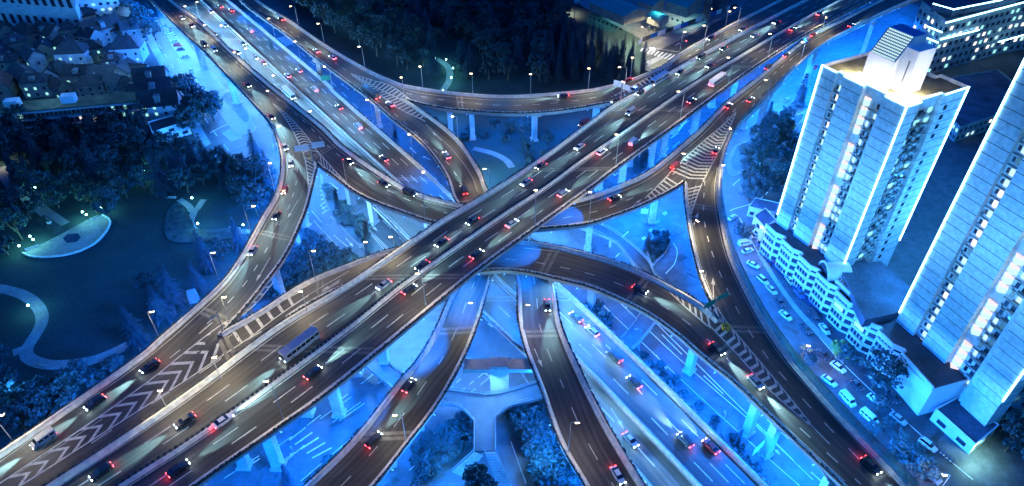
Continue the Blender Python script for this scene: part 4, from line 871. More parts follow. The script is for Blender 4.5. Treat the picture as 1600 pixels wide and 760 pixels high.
# ---- zigzag fronted podium building
def podium():
    A = P(1197, 351, 11.5); B = P(1464, 605, 11.5); d = B - A; W = d.length; rz = math.atan2(d.y, d.x)
    t = empty('podium_block', 'long low white block with zigzag balcony fronts at the foot of the towers', 'building', (A.x, A.y, 0), rz)
    n = 7; tw = (W - 12) / n; front = []
    for i in range(n): front += [(i * tw, 0.0 + i * 0.0), (i * tw + tw * .62, 0.0), (i * tw + tw * .9, 1.5), (i * tw + tw * .98, 1.5)]
    front += [(n * tw, 0), (W, -1.2)]
    back = [(W + 1, 15), (W * .55, 19), (0, 19)]
    w = MB(); w.prism([(x, y + .3) for x, y in front] + back, 0, 11.2); w.build('wall', M['white'], t)
    rf = MB(); rf.prism([(x, y + 0.6) for x, y in front] + [(x - .5 if x > 2 else x, y - .4) for x, y in back], 11.2, 11.3); rf.build('roof', M['roof_flat'], t)
    for f in range(4):
        z = f * 2.9
        if f:
            s = MB(); s.prism([(x, y) for x, y in front] + [(x, y + .29) for x, y in front[::-1]], z - 0.25, z + 0.75); s.build('balcony_band', M['white'], t)
        g = MB()
        for i in range(n):
            for (xa, ya, xb, yb) in ((i * tw + .3, 0, i * tw + tw * .6, 0), (i * tw + tw * .64, .1, i * tw + tw * .9, 1.5)):
                m_ = 4 if ya == yb else 1
                for k in range(m_):
                    fx, gx = (k + .12) / m_, (k + .88) / m_; x0, x1 = xa + (xb - xa) * fx, xa + (xb - xa) * gx; y0, y1 = ya + (yb - ya) * fx, ya + (yb - ya) * gx
                    g.box(((x0 + x1) / 2, (y0 + y1) / 2 + .28, z + 1.7), (math.hypot(x1 - x0, y1 - y0), .16, 1.6), math.atan2(y1 - y0, x1 - x0))
        for q_ in range(0, len(g.f), 6):
            if f < 2: break
            o1 = MB(); o1.add(g.v[q_ // 6 * 8:q_ // 6 * 8 + 8], [(3, 2, 1, 0), (4, 5, 6, 7), (0, 1, 5, 4), (1, 2, 6, 5), (2, 3, 7, 6), (3, 0, 4, 7)]); o1.build('window', M['glass'], t)
        if f < 2: g.build('window', M['glass'], t, kind='stuff')
    pr = MB(); pr.sweep([Vector((x, y, 11.2)) for x, y in front], [(-.1, -0.6), (-.1, 0.9), (.3, 0.9), (.3, -0.6)]); pr.build('roof_parapet', M['white'], t)
    e = MB(); lbox(e, n * tw + .3, W + .2, -1.4, 1.19, 3.2, 11.0); e.build('blank_end_wall', M['white'], t)
    lw = MB()
    for i in (4, 5): lbox(lw, i * tw + .7, i * tw + tw * .5, 0.1, .5, 6.8, 8.2)
    lw.build('lit_window', M['win_teal'], t)
    # hall roof with plant
    A1 = [P(u, v, 14.0) for u, v in ((1312, 418), (1376, 408), (1438, 462), (1398, 490), (1352, 500))]
    h = MB(); h.prism([(p.x, p.y) for p in A1], 11.0, 14.0); R_ = Matrix.Rotation(-rz, 4, 'Z'); h.v = [tuple(R_ @ (Vector(v) - Vector((A.x, A.y, 0)))) for v in h.v]; h.build('hall', M['roof_flat'], t)
    return t, A, rz
pod, PA, PRZ = podium()
def onroof(u, v, z): return P(u, v, z)
vault = empty('barrel_vault', 'white barrel vaulted entrance hall with dark round arch beside the lit tower', 'building', tuple(P(1287, 428, 11.3).xy) + (11.3,), PRZ + math.radians(70))
q = MB(); n = 14; R0 = 3.6; L0 = 7.0; vs_ = []
for x in (0, L0):
    for k in range(n + 1): a = math.pi * k / n; vs_.append((x, math.cos(a) * R0, math.sin(a) * R0))
q.add(vs_, [(k, k + 1, n + 2 + k, n + 1 + k) for k in range(n)] + [tuple(range(n + 1, 2 * n + 2))]); q.build('vault_shell', M['white'], vault)
q = MB(); q.sweep([Vector((-0.3, math.cos(math.pi * k / n) * 3.9, math.sin(math.pi * k / n) * 3.9)) for k in range(n + 1)], [(-0.2, -0.25), (0.4, -0.25), (0.4, 0.25), (-0.2, 0.25)], sides=[Vector((1, 0, 0))] * (n + 1)); q.build('arch_rim', M['white'], vault)
q = MB(); q.add([(-.02, math.cos(math.pi * k / n) * 3.5, math.sin(math.pi * k / n) * 3.5) for k in range(n + 1)], [tuple(range(n + 1))]); q.build('dark_glazing', M['glass'], vault)
acp = empty('rooftop_cooler', 'white rooftop cooling unit', 'cooling unit', (0, 0, 0)); q = MB(); q.box((0, 0, 0.25), (2.2, 1.8, 1.7), 0, True); q.build('casing', M['white'], acp)
q = MB(); [q.tube([(x, 0, 1.96), (x, 0, 2.12)], 0.42, 10) for x in (-.52, .52)]; q.build('fan', M['dark_steel'], acp); q = MB(); [q.box((x, 0, 0), (.2, 1.8, .25), 0, True) for x in (-.8, .8)]; q.build('skid', M['dark_steel'], acp)
for i in range(7):
    p = P(1311 + i * 7.2, 446 + i * 6.9, 11.4); place(acp, USED, (p.x, p.y, 11.32), PRZ, '%s white cooling unit from the vault end of the podium roof row' % nth(i), 'cooling units on the podium roof')
# gatehouse and shed at the foot of the near tower
def simple_building(name, label, corners, z, h, wall='wall', roof='roof_flat', wins=True, cat='building', lit=0.0, fl=3.0, seed=0, par=0.5, wstep=3.0):
    """flat roofed block from the picture corners of its roof outline"""
    W_ = [P(u, v, h) for u, v in corners]; c = W_[0]
    t = empty(name, label, cat, (c.x, c.y, z)); L_ = [Vector((p.x - c.x, p.y - c.y, 0)) for p in W_]
    area = sum(L_[i].x * L_[(i + 1) % len(L_)].y - L_[(i + 1) % len(L_)].x * L_[i].y for i in range(len(L_)))
    if area < 0: L_ = L_[::-1]
    m = MB(); m.prism([(p.x, p.y) for p in L_], 0, h - z); m.build('wall', M[wall], t)
    cc = sum(L_, Vector()) / len(L_); r = MB(); r.prism([((p - cc).x * .96 + cc.x, (p - cc).y * .96 + cc.y) for p in L_], h - z + .003, h - z + .08); r.build('roof', M[roof], t)
    if par:
        pr = MB(); pr.sweep([Vector((p.x, p.y, h - z)) for p in L_ + L_[:1]], [(-.15, .002), (-.15, par), (.12, par), (.12, .002)]); pr.build('roof_parapet', M[wall], t)
    if wins:
        rr = random.Random(seed); g = {}
        for i in range(len(L_)):
            a, b = L_[i], L_[(i + 1) % len(L_)]; d = b - a; W = d.length
            if W < 3: continue
            d /= W; n = Vector((d.y, -d.x, 0)); ang = math.atan2(d.y, d.x)
            for f in range(max(1, int((h - z) / fl))):
                for k in range(int(W / wstep)):
                    p = a + d * ((k + .5) * W / int(W / wstep)) + n * 0.02
                    mm = 'glass' if rr.random() > lit else rr.choice(['win_teal', 'win_warm', 'win_on'])
                    g.setdefault(mm, MB()).box((p.x, p.y, f * fl + fl * .55), (wstep * .5, 0.14, fl * .45), ang)
        for mm, q in g.items(): q.build('window', M[mm], t, kind='stuff')
    return t
simple_building('gatehouse', 'low white gatehouse with one barred window at the foot of the near tower', [(1462, 640), (1524, 695), (1560, 665), (1500, 620)], 0, 4.2, 'white', wins=True, wstep=5, par=.4)
simple_building('annex', 'small white annex at the top end of the zigzag block', [(1178, 338), (1195, 356), (1212, 344), (1196, 326)], 0, 6.5, 'white', wstep=3.5, par=.3)
simple_building('guard_shed', 'small low shed with pale roof beside the parked cars near the tower', [(1170, 324), (1212, 333), (1217, 318), (1180, 310)], 0, 4.0, 'white', par=.3)
# dark blocks behind the towers, upper right
def commercial():
    t = simple_building('shopping_centre', 'wide dim commercial block with bright ledge lights behind the first tower', [(1478, 36), (1600, 4), (1760, -20), (1700, -60), (1440, 4)], 0, 27, 'wall_dim', 'roof_flat', True, 'building', 0.34, 4.2, 4, 0.8, 4.2)
    o = t.location; 
    def strip(pts, z):
        s = MB(); s.tube([P(u, v, z) - o for u, v in pts], 0.28, 5); s.build('led_strip', M['led'], t)
    strip([(1478, 36), (1600, 4)], 27.9); strip([(1458, 6), (1490, 15), (1566, 0)], 31)
    for k in range(3): strip([(1447 - 5.5 * k, 41 + 16 * k), (1472 - 6 * k, 51 + 16 * k)], 24 - 5.5 * k)
    strip([(1470, 62), (1530, 47)], 19); strip([(1560, 66), (1600, 55)], 12)
    u = MB(); pl = [P(a, b, 31) - o for a, b in ((1458, 6), (1490, 15), (1566, 0), (1680, -30), (1560, -60))]; u.prism([(p.x, p.y) for p in pl], 27.1, 31); u.build('upper_storey', M['roof_flat'], t)
commercial()
simple_building('low_block', 'dark low rooftop block between the two towers', [(1440, 130), (1560, 110), (1620, 160), (1500, 200)], 0, 7, 'wall_dim', 'roof_flat', True, 'building', 0.15, 3.3, 9)
# slab block and houses, upper left
def slab_block():
    A = P(-60, 183, 11.0); B = P(217, 158, 11.0); d = B - A; W = d.length; rz = math.atan2(d.y, d.x)
    t = empty('slab_apartments', 'long mossy roofed apartment slab with rows of windows above the dark grove', 'building', (A.x, A.y, 0), rz)
    w = MB(); lbox(w, 0, W, 0, 9, 0, 11.0); w.build('wall', M['wall_dim'], t); r = MB(); lbox(r, -.4, W + .4, -.5, 9.4, 11.004, 11.35); r.build('roof', M['roof_green'], t)
    rr = random.Random(3); g = {}; n = 40
    for f in range(3):
        s = MB(); lbox(s, 0, W, -0.9, -.002, f * 3.4 + 3.3, f * 3.4 + 3.7); s.build('balcony_band', M['white'], t)
        for k in range(n):
            m = 'glass'
            q = rr.random()
            if q < .06: m = 'win_teal'
            elif q < .09: m = 'win_warm'
            elif q < .18: m = 'win_dim'
            o = MB(); o.box((0, 0, 0), (W / n * .62, .12, 1.7)); 
            if m == 'glass': key = 'glass'
            if m not in g: g[m] = o.mesh('window', M[m])
            if f > 0: ob = bpy.data.objects.new('window', g[m]); scene.collection.objects.link(ob); ob.parent = t; ob.location = ((k + .5) * W / n, -.05, f * 3.4 + 2.0)
        p = MB()
    for k in range(0, n + 1, 4): lbox(p, k * W / n - .15, k * W / n + .15, -0.89, -.01, 0, 11.0)
    p.build('party_wall', M['wall_dim'], t)
    # roof cabins
    for (u, v) in ((27, 160), (115, 150)):
        c = P(u, v, 11.4) - Vector((A.x, A.y, 0)); c = Matrix.Rotation(-rz, 3, 'Z') @ c; q = MB(); q.box((c.x, 5, 11.36), (5.5, 4, 3.2), 0, True); q.build('roof_cabin', M['white'], t)
slab_block()
simple_building('office_block', 'white office block with tall dark window bands at the top left corner', [(-60, -24), (108, -10), (112, -60), (-60, -80)], 0, 24, 'wall', 'roof_flat', True, 'building', .0, 12, 11, .6, 5.0)
simple_building('office_block', 'shorter pale block right of the white office near the street', [(113, 0), (182, -6), (182, -50), (112, -45)], 0, 15, 'wall', 'roof_flat', True, 'building', .1, 3.2, 12, .6, 3.6)
def house(label, u, v, w, d, h, rh, ang, wall='wall_dim', roof='roof_tile', hip=False, seed=0, dormer=False):
    c = P(u, v, 0); t = empty('gabled_house', label, 'house', (c.x, c.y, 0), math.radians(ang), 'houses in the old quarter')
    m = MB(); m.box((0, 0, 0), (w, d, h), 0, True); 
    if not hip: m.add([(-w / 2, -d / 2, h), (-w / 2, d / 2, h), (-w / 2, 0, h + rh), (w / 2, -d / 2, h), (w / 2, d / 2, h), (w / 2, 0, h + rh)], [(0, 1, 2), (3, 5, 4)])
    m.build('wall', M[wall], t)
    r = MB(); e = .5; th = .22; i = (d / 2 if hip else 0); xo = w / 2 + e
    ridge = (-(w / 2 - i * .8), w / 2 - i * .8) if hip else (-xo, xo)
    y = d / 2 + e; ze = h - e * rh / (d / 2)
    for dz in (0, ): 
        v_ = [(-xo, -y, ze + .02), (xo, -y, ze + .02), (ridge[1], 0, h + rh + .02), (ridge[0], 0, h + rh + .02), (-xo, y, ze + .02), (xo, y, ze + .02)]
        v2 = [(a, b, c_ + th) for a, b, c_ in v_]
        r.add(v_ + v2, [(6, 7, 8, 9), (9, 8, 11, 10), (0, 3, 2, 1), (3, 4, 5, 2), (0, 1, 7, 6), (5, 4, 10, 11)] + ([(7, 11, 8), (6, 9, 10), (1, 2, 5), (0, 4, 3), (1, 5, 11, 7), (4, 0, 6, 10)] if hip else [(1, 2, 8, 7), (2, 5, 11, 8), (0, 6, 9, 3), (3, 9, 10, 4)]))
    ro = r.build('roof', M[roof], t)
    rr = random.Random(seed); q = MB(); q.box((w * .2, d * .12, h + rh * .5), (0.8, 0.8, 1.9), 0, True); q.build('chimney', M['wall_dim'], ro)
    nw = max(2, int(w / 3.8))
    for k in range(nw):
        for f in range(int(h / 3)):
            for sd_ in (-1,):
                g = MB(); g.box(((k + .5) * w / nw - w / 2, sd_ * d / 2 - .03, f * 3 + 1.8), (1.1, .14, 1.3)); g.build('window', M['win_teal' if rr.random() < .2 else 'glass'], t)
    g = MB(); g.box((w / 2 + .03, 0, h * .6), (.14, 1.2, 1.4)); g.build('window', M['glass'], t)
    if dormer:
        g = MB(); g.prism([(-1.2, -d / 2 + .4), (1.2, -d / 2 + .4), (1.2, 0), (-1.2, 0)], h, h + rh * .75); g.build('dormer', M['wall_dim'], ro)
HS = [('large dark hipped house at the far left of the old quarter', 30, 40, 16, 10, 7, 3.5, -8, 'wall_dim', 'roof_red', 1, 0), ('dark house with twin skylights below the white office', 60, 34, 15, 10, 7, 3.5, 80, 'wall_dim', 'roof_red', 0, 1),
      ('brown tiled house in the second row under the office', 52, 66, 15, 10, 7, 4, -35, 'wall_dim', 'roof_red', 1, 0), ('brown tiled house beside the white gabled dormer', 86, 66, 16, 11, 7, 4, -30, 'wall_dim', 'roof_red', 0, 1),
      ('white walled hip roofed house facing the slab block', 122, 100, 15, 10, 8, 4, 6, 'white', 'roof_tile', 1, 0), ('small house squeezed between the two brown roofs', 100, 45, 11, 8, 6, 3, 60, 'wall_dim', 'roof_tile', 0, 0),
      ('dark ridge roofed house in the middle of the quarter', 132, 42, 14, 9, 7, 3.5, 40, 'wall_dim', 'roof_tile', 0, 1), ('big brown roofed house with a rooftop terrace', 165, 62, 19, 13, 8, 4.5, 45, 'wall_dim', 'roof_red', 0, 1),
      ('bright white walled house with pyramid roof at the quarter edge', 206, 92, 15, 11, 8, 4.5, 8, 'white', 'roof_tile', 1, 0), ('dark roofed house nearest the street trees', 178, 30, 14, 10, 7, 3.5, 10, 'wall_dim', 'roof_tile', 0, 0),
      ('narrow house by the lit courtyard lane', 76, 92, 10, 8, 7, 3, -60, 'wall_dim', 'roof_tile', 0, 0), ('low long dark roofed terrace at the left border', 8, 96, 24, 10, 6, 3, -50, 'wall_dim', 'roof_tile', 0, 0),
      ('small gabled cottage with one lit gable window', 88, 130, 8, 7, 6, 3, -75, 'white', 'roof_tile', 0, 0), ('dark roofed house right behind the long slab', 45, 134, 14, 9, 7, 3.5, -40, 'wall_dim', 'roof_tile', 0, 0),
      ('red brown gable behind the slab at far left', 12, 150, 12, 8, 7, 3.5, -70, 'wall_dim', 'roof_red', 0, 0), ('square dark roofed house behind the slab centre', 135, 134, 13, 11, 8, 3, 5, 'wall_dim', 'roof_tile', 0, 1),
      ('dark roofed house with blue lit steps', 172, 136, 12, 9, 8, 3.2, 5, 'wall_dim', 'roof_tile', 0, 0), ('narrow dark house beside the lit yard', 203, 130, 10, 9, 8, 3, 85, 'wall_dim', 'roof_tile', 0, 0),
      ('small hipped house left of the white walled pair', 150, 92, 10, 9, 7, 3, 30, 'wall_dim', 'roof_tile', 1, 0), ('flat pitched house by the street junction', 215, 60, 12, 9, 7, 3, 20, 'wall_dim', 'roof_tile', 0, 0),
      ('first steep gable of the street terrace from the top', 246, 148, 14, 8, 9, 5, 12, 'wall_dim', 'roof_tile', 0, 1), ('second steep gable of the street terrace from the top', 252, 166, 15, 8, 9, 5, 12, 'wall_dim', 'roof_tile', 0, 1),
      ('terrace end house with a pale triangular gable', 260, 186, 16, 8, 9, 5.5, 12, 'white', 'roof_tile', 0, 1), ('long narrow dark house behind the street terrace', 232, 170, 9, 22, 9, 3.5, 0, 'wall_dim', 'roof_tile', 0, 0)]
EXTRA = [(12, 60, 12, 9), (18, 112, 13, 9), (60, 108, 11, 8), (104, 84, 10, 8), (112, 128, 12, 8), (66, 148, 12, 7), (100, 150, 10, 7), (150, 148, 12, 8), (192, 148, 10, 8), (182, 108, 9, 7), (148, 72, 10, 8), (116, 64, 9, 8), (142, 22, 12, 8), (96, 18, 12, 8), (206, 42, 9, 7), (190, 60, 8, 7), (226, 130, 10, 8), (32, 86, 11, 8)]
for i, (u, v, w_, d_) in enumerate(EXTRA): HS.append(('%s small dark roofed infill house of the old quarter, from its listing at far left onward' % nth(i), u, v, w_, d_, 6 + i % 3, 3, (i * 47) % 90 - 45, 'wall_dim', 'roof_tile' if i % 3 else 'roof_red', i % 2, i % 4 == 1))
EX = sorted(HS[-18:], key=lambda q: q[1]); HS = HS[:-18] + [('%s small dark infill house of the old quarter, from the left' % nth(i),) + tuple(q[1:]) for i, q in enumerate(EX)]
for i, h_ in enumerate(HS): house(h_[0], *h_[1:8], h_[8], h_[9], h_[10], i, h_[11])
simple_building('corner_shop', 'low shopfront with a bright white fascia at the end of the street terrace', [(238, 208), (294, 190), (290, 176), (232, 192)], 0, 6, 'white', 'roof_tile', True, 'shop', 0.0, 3, 4, .5, 4.5)
# sheds, upper right of the park
def shed(label, a, b, c, h, rh):
    """a-b long eave, b-c gable end, in picture coordinates at eave height"""
    A, B, C_ = [P(*p, h) for p in (a, b, c)]; t = empty('long_shed', label, 'shed', (A.x, A.y, 0)); O = Vector((A.x, A.y, 0)); D_ = A + (C_ - B)
    A, B, C_, D_ = [p - O for p in (A, B, C_, D_)]; z0 = Vector((0, 0, -h)); up = Vector((0, 0, rh)); g1, g2 = (A + D_) / 2 + up, (B + C_) / 2 + up
    m = MB(); m.add([A, B, C_, D_, A + z0, B + z0, C_ + z0, D_ + z0, g1, g2], [(0, 4, 5, 1), (1, 5, 6, 2), (2, 6, 7, 3), (3, 7, 4, 0), (1, 2, 9), (3, 0, 8)]); m.build('wall', M['wall_dim'], t)
    e = (A - D_).normalized() * .7 - Vector((0, 0, .4)); l = (B - A).normalized() * .6; lift = Vector((0, 0, .12)); r = MB()
    q = [A + e - l + lift, B + e + l + lift, g2 + l + lift, g1 - l + lift, D_ - e - l + lift - Vector((0, 0, .8)), C_ - e + l + lift - Vector((0, 0, .8))]; th = Vector((0, 0, .15))
    r.add(q + [p + th for p in q], [(6, 7, 8, 9), (9, 8, 11, 10), (1, 0, 3, 2), (2, 3, 4, 5), (0, 1, 7, 6), (4, 10, 11, 5), (1, 2, 8, 7), (2, 5, 11, 8), (3, 0, 6, 9), (4, 3, 9, 10)]); r.build('roof', M['roof_teal'], t)
    w = MB(); n = int((B - A).length / 3.2)
    for k in range(n): p = A.lerp(B, (k + .5) / n); w.box((p.x, p.y, -h + h * 1.55 - .2 + 0), (1.3, 0.3, 1.1), math.atan2((B - A).y, (B - A).x))
    w.v = [(x, y, z + h * .0) for x, y, z in w.v]; 
    for o in t.children: o.location.z = h
    w.build('window', M['glass'], t, kind='stuff')
shed('long teal roofed market shed beside the dark conifers', (920, 18), (974, 40), (1008, 31), 5.5, 2.0)
shed('square teal roofed shed behind the long one', (996, 14), (1018, 22), (1036, 15), 5, 1.5)
shed('wide teal roofed hall near the construction fence', (1040, 18), (1072, 28), (1094, 16), 6, 2.4)
shed('small teal roofed hut with lit windows by the fence', (1010, 36), (1030, 43), (1044, 36), 4, 1.2)
simple_building('site_tower', 'dark narrow building beside the fence at the top', [(1102, -6), (1114, -2), (1118, -14), (1106, -16)], 0, 14, 'roof_flat', 'roof_flat', False, 'building', par=.4)
simple_building('blue_hall', 'dark blue hall behind the fence near the straight viaduct', [(1112, -14), (1140, -10), (1150, -40), (1114, -44)], 0, 12, 'roof_flat', 'roof_flat', False, 'building', par=.4)
# construction hoarding along the street
hb = spline([P(996, 72), P(1003, 66), P(1040, 52), P(1080, 38), P(1120, 23), P(1150, 12)], 6.0); ho = empty('site_hoarding', 'pale panelled construction hoarding beside the lit street at the top', 'fence')
for i in range(len(hb) - 1):
    a, b2 = hb[i], hb[i + 1]; c = (a + b2) / 2; q = MB(); q.box((c.x, c.y, 0), ((b2 - a).length - .1, .15, 2.6), math.atan2((b2 - a).y, (b2 - a).x), True); q.build('panel', M['sign_blue' if i % 4 == 2 else ('dark_steel' if i % 3 == 1 else 'white')], ho)
# ================================================================ street lamps
def lamp(head, base, z=None, deck=None, label='', on=True, col=WARM, pw=None, m='lamp_on', group='street lamps', hmax=16):
    b = deck.at(*base)[0] if deck else P(*base, 0)
    h = min(hmax, max(6.0, height_over(b, head[1]))); top = P(*head, b.z + h); arm = top - Vector((b.x, b.y, top.z)); 
    if arm.length > 4: arm = arm.normalized() * 4
    t = empty('street_lamp', label, 'street lamp', tuple(b), 0, group)
    q = MB(); q.tube([(0, 0, 0), (0, 0, h * .5), (0, 0, h - .25)], 0.13, 6, 0.08); q.box((0, 0, 0), (.4, .4, .5), 0, True); q.tube([(0, 0, h - .3), tuple(arm * .35 + Vector((0, 0, h + .05))), tuple(arm * .92 + Vector((0, 0, h + .12)))], 0.065, 5); q.build('pole', M['steel'], t)
    a = math.atan2(arm.y, arm.x); hd = MB(); hd.box((arm.x, arm.y, h + .1), (1.0, .4, .2), a); hd.build('lamp_head', M['steel'], t)
    if on:
        g = MB(); g.box((arm.x, arm.y, h + .0), (.95, .55, .16), a); g.build('lamp_glass', M[m], t)
        light('lamp_light', 'SPOT', (b.x + arm.x, b.y + arm.y, b.z + h - .25), (pw or LAMP_W), col, 0.25, tuple(arm.normalized() * .25 + Vector((0, 0, -1))), 150, 0.6)
L1 = [(454, 10, 466, 39, Fd), (497, 37, 507, 70, Fd), (561, 73, 570, 106, Fd), (656, 104, 661, 140, Fd), (736, 115, 739, 150, Fd), (829, 116, 829, 152, Fd), (920, 107, 919, 142, Fd), (988, 90, 985, 120, Fd),
      (1070, 50, 1063, 76, Fd), (1140, 18, 1133, 42, Fd)]
for i, (a, b_, c, d, D_) in enumerate(L1): lamp((a, b_), (c, d), None, D_, '%s lit lamp from the left along the outer edge of the park side ramp' % nth(i))
L2 = [(420, 29, 430, 60, Gd), (461, 65, 470, 96, Gd), (507, 104, 520, 138, Gd), (573, 156, 583, 192, Nd), (639, 210, 646, 252, Nd), (627, 121, 632, 156, Gd), (707, 182, 716, 222, Gd), (757, 264, 765, 292, Gd)]
for i, (a, b_, c, d, D_) in enumerate(L2): lamp((a, b_), (c, d), None, D_, '%s lit lamp from the top beside the descending ramp and low road' % nth(i))
L3 = [(289, 18, 300, 30), (320, 47, 330, 60), (366, 90, 374, 105), (418, 150, 424, 163), (436, 205, 432, 235)]
for i, (a, b_, c, d) in enumerate(L3): lamp((a, b_ - 8), (c, d), None, Ad, '%s lit lamp down the upper part of the west curved viaduct' % nth(i))
L4 = [(308, 9, 312, 28, Nd), (346, 46, 350, 66, Nd), (384, 82, 388, 102, Nd), (427, 124, 431, 144, Nd), (485, 180, 490, 200, Nd)]
for i, (a, b_, c, d, D_) in enumerate(L4): lamp((a, b_ - 6), (c, d), None, D_, '%s lit lamp from the top along the low road median strip' % nth(i), col=WARM)
L5 = [(396, 322, 392, 362, Ad), (333, 395, 342, 437, Ad), (237, 487, 250, 530, Ad), (2, 648, 22, 692, Ad), (350, 464, 358, 500, Ad), (422, 255, 430, 300, Ad), (545, 248, 543, 293, Bd), (663, 262, 665, 345, Bd), (490, 392, 494, 440, Cd), (571, 378, 572, 408, Cd)]
for i, (a, b_, c, d, D_) in enumerate(L5): lamp((a, b_), (c, d), None, D_, '%s lit lamp in order from the park bend to the striped merge' % nth(i))
L6 = [(416, 595, 443, 655), (652, 427, 665, 476), (837, 297, 836, 358), (963, 210, 962, 260), (1060, 143, 1062, 190), (1138, 90, 1137, 135), (1203, 53, 1200, 88), (1290, 35, 1286, 42), (335, 558, 345, 592)]
for i, (a, b_, c, d) in enumerate(L6): lamp((a, b_), (c, d), None, main, '%s lit lamp from the lower left on the near edge of the straight viaduct' % nth(i))
L6b = [(1148, 12, 1150, 50), (1100, 40, 1098, 78), (968, 105, 975, 150), (250, 610, 262, 640), (470, 455, 480, 487), (610, 370, 618, 395)]
for i, (a, b_, c, d) in enumerate(L6b): lamp((a, b_), (c, d), None, main, '%s lit lamp on the far edge of the straight viaduct' % nth(i))
L7 = [(1068, 240, 1070, 280, Dd), (1141, 201, 1136, 222, Dd), (1196, 125, 1198, 152, Dd), (1254, 66, 1250, 98, Dd), (1130, 258, 1128, 280, Dd), (1096, 423, 1098, 450, Dd), (922, 300, 920, 350, Bd), (1090, 345, 1076, 360, Dd)]
for i, (a, b_, c, d, D_) in enumerate(L7): lamp((a, b_), (c, d), None, D_, '%s lit lamp on the eastern ramp beside the towers' % nth(i))
L8 = [(735, 473, 745, 505, Ed), (617, 648, 634, 688, Ed), (825, 476, 818, 515, Gd), (902, 660, 888, 708, Gd)]
for i, (a, b_, c, d, D_) in enumerate(L8): lamp((a, b_), (c, d), None, D_, '%s slim lamp on the two ramps flanking the footbridge' % nth(i), pw=LAMP_W * .6)
for i, (a, b_, c, d) in enumerate([(1263, 540, 1252, 572), (1476, 742, 1462, 775), (1190, 355, 1184, 400), (1262, 420, 1268, 448)]): lamp((a, b_), (c, d), None, None, '%s lamp standing among the parked cars by the towers' % nth(i), col=(1, .9, .7), hmax=10)
for i, (a, b_, c, d) in enumerate([(943, 40, 946, 75), (1015, 28, 1014, 52), (1064, 12, 1062, 38), (1111, 14, 1109, 32)]): lamp((1000 + (a - 943) if a < 1000 else a, b_), (c if a > 1000 else 1006, d), None, None, '%s lamp post in front of the construction hoarding' % nth(i), hmax=10, pw=LAMP_W * 4)
for i, (a, b_, c, d) in enumerate([(994, 515, 998, 548), (1133, 645, 1122, 686), (512, 352, 510, 385), (1005, 710, 992, 728), (455, 700, 470, 740)]): lamp((a, b_), (c, d), None, None, '%s unlit pale lamp on the blue streets below' % nth(i), on=False, hmax=10)
# mast of floodlights at the top crossing
fm = empty('floodlight_mast', 'tall mast with a cluster of bright floodlights at the crossing by the conifers', 'floodlight', tuple(P(1014, 112)))
q = MB(); q.tube([(0, 0, 0), (0, 0, 12)], .16, 6, .1); q.build('pole', M['steel'], fm)
for k in range(3): q = MB(); q.box((math.cos(k * 2.1) * .8, math.sin(k * 2.1) * .8, 12), (.8, .6, .4), k * 2.1); q.build('floodlight', M['flood_white'], fm)
p = P(1014, 112); light('mast_light', 'SPOT', (p.x + 1, p.y, 12.5), 330000, (1, .90, .5), .4, (.6, .1, -1), 125, .8)
# ================================================================ park lamps and market lights
PL = [(30, 385), (47, 370), (52, 375), (129, 332), (135, 336), (158, 325), (300, 310), (309, 350), (380, 352), (44, 478), (225, 267), (55, 294), (373, 255), (697, 94), (708, 107), (705, 122), (680, 92), (692, 142), (598, 30), (617, 33), (552, 30), (700, 178), (143, 305)]
plp = empty('park_lamp', 'lamp', 'park lamp', (0, 0, 0)); q = MB(); q.tube([(0, 0, 0), (0, 0, 2.8)], .07, 6, .05); q.build('post', M['dark_steel'], plp); q = MB(); q.box((0, 0, 2.8), (.5, .5, .45), 0, True, .7); q.build('lantern', M['lamp_teal'], plp)
for i, (u, v) in enumerate(PL):
    p = P(u, v, 2.8); place(plp, USED, (p.x, p.y, 0), 0, '%s teal park lamp in the %s' % (nth(i if i < 13 else i - 13), 'boat plaza and lawn park' if i < 13 else 'dark park behind the ramps'), 'park lamps')
    light('park_lamp_light', 'POINT', (p.x, p.y, 3.6), 900, (.18, .95, .85), .2)
for (u, v, w_, c) in ((85, 90, 700, (.2, 1, .8)), (60, 95, 400, (.2, 1, .8)), (125, 60, 500, (.3, 1, .75)), (160, 85, 400, (.3, 1, .7)), (70, 128, 500, (.2, 1, .8)), (30, 60, 400, (.3, .9, .9)), (205, 120, 300, (.4, 1, .8)), (170, 218, 1200, (.3, .9, 1)), (5, 240, 1800, (1, .95, .7)), (215, 148, 400, (.4, 1, .8)), (945, 38, 9000, (1, .95, .7)), (965, 48, 12000, (1, .95, .7)), (985, 58, 12000, (1, .95, .7)), (992, 70, 16000, (.9, 1, .8)), (890, 10, 14000, (1, .75, .5)), (950, 10, 7000, (.2, .9, 1)), (1030, 15, 7000, (.2, .9, 1)), (1075, 5, 7000, (.2, .9, 1)), (1305, 560, 900, (1, .9, .6)), (1490, 118, 6000, (1, .85, .5)), (1560, 60, 5000, (.8, .95, 1)), (1540, 700, 6000, (.4, .95, .8)), (1335, 430, 2500, CYAN)):
    p = P(u, v, 5 if not (900 < u < 1100) else 11); light('yard_light', 'SPOT', p, w_, c, .4, (0, 0, -1), 150, .6)
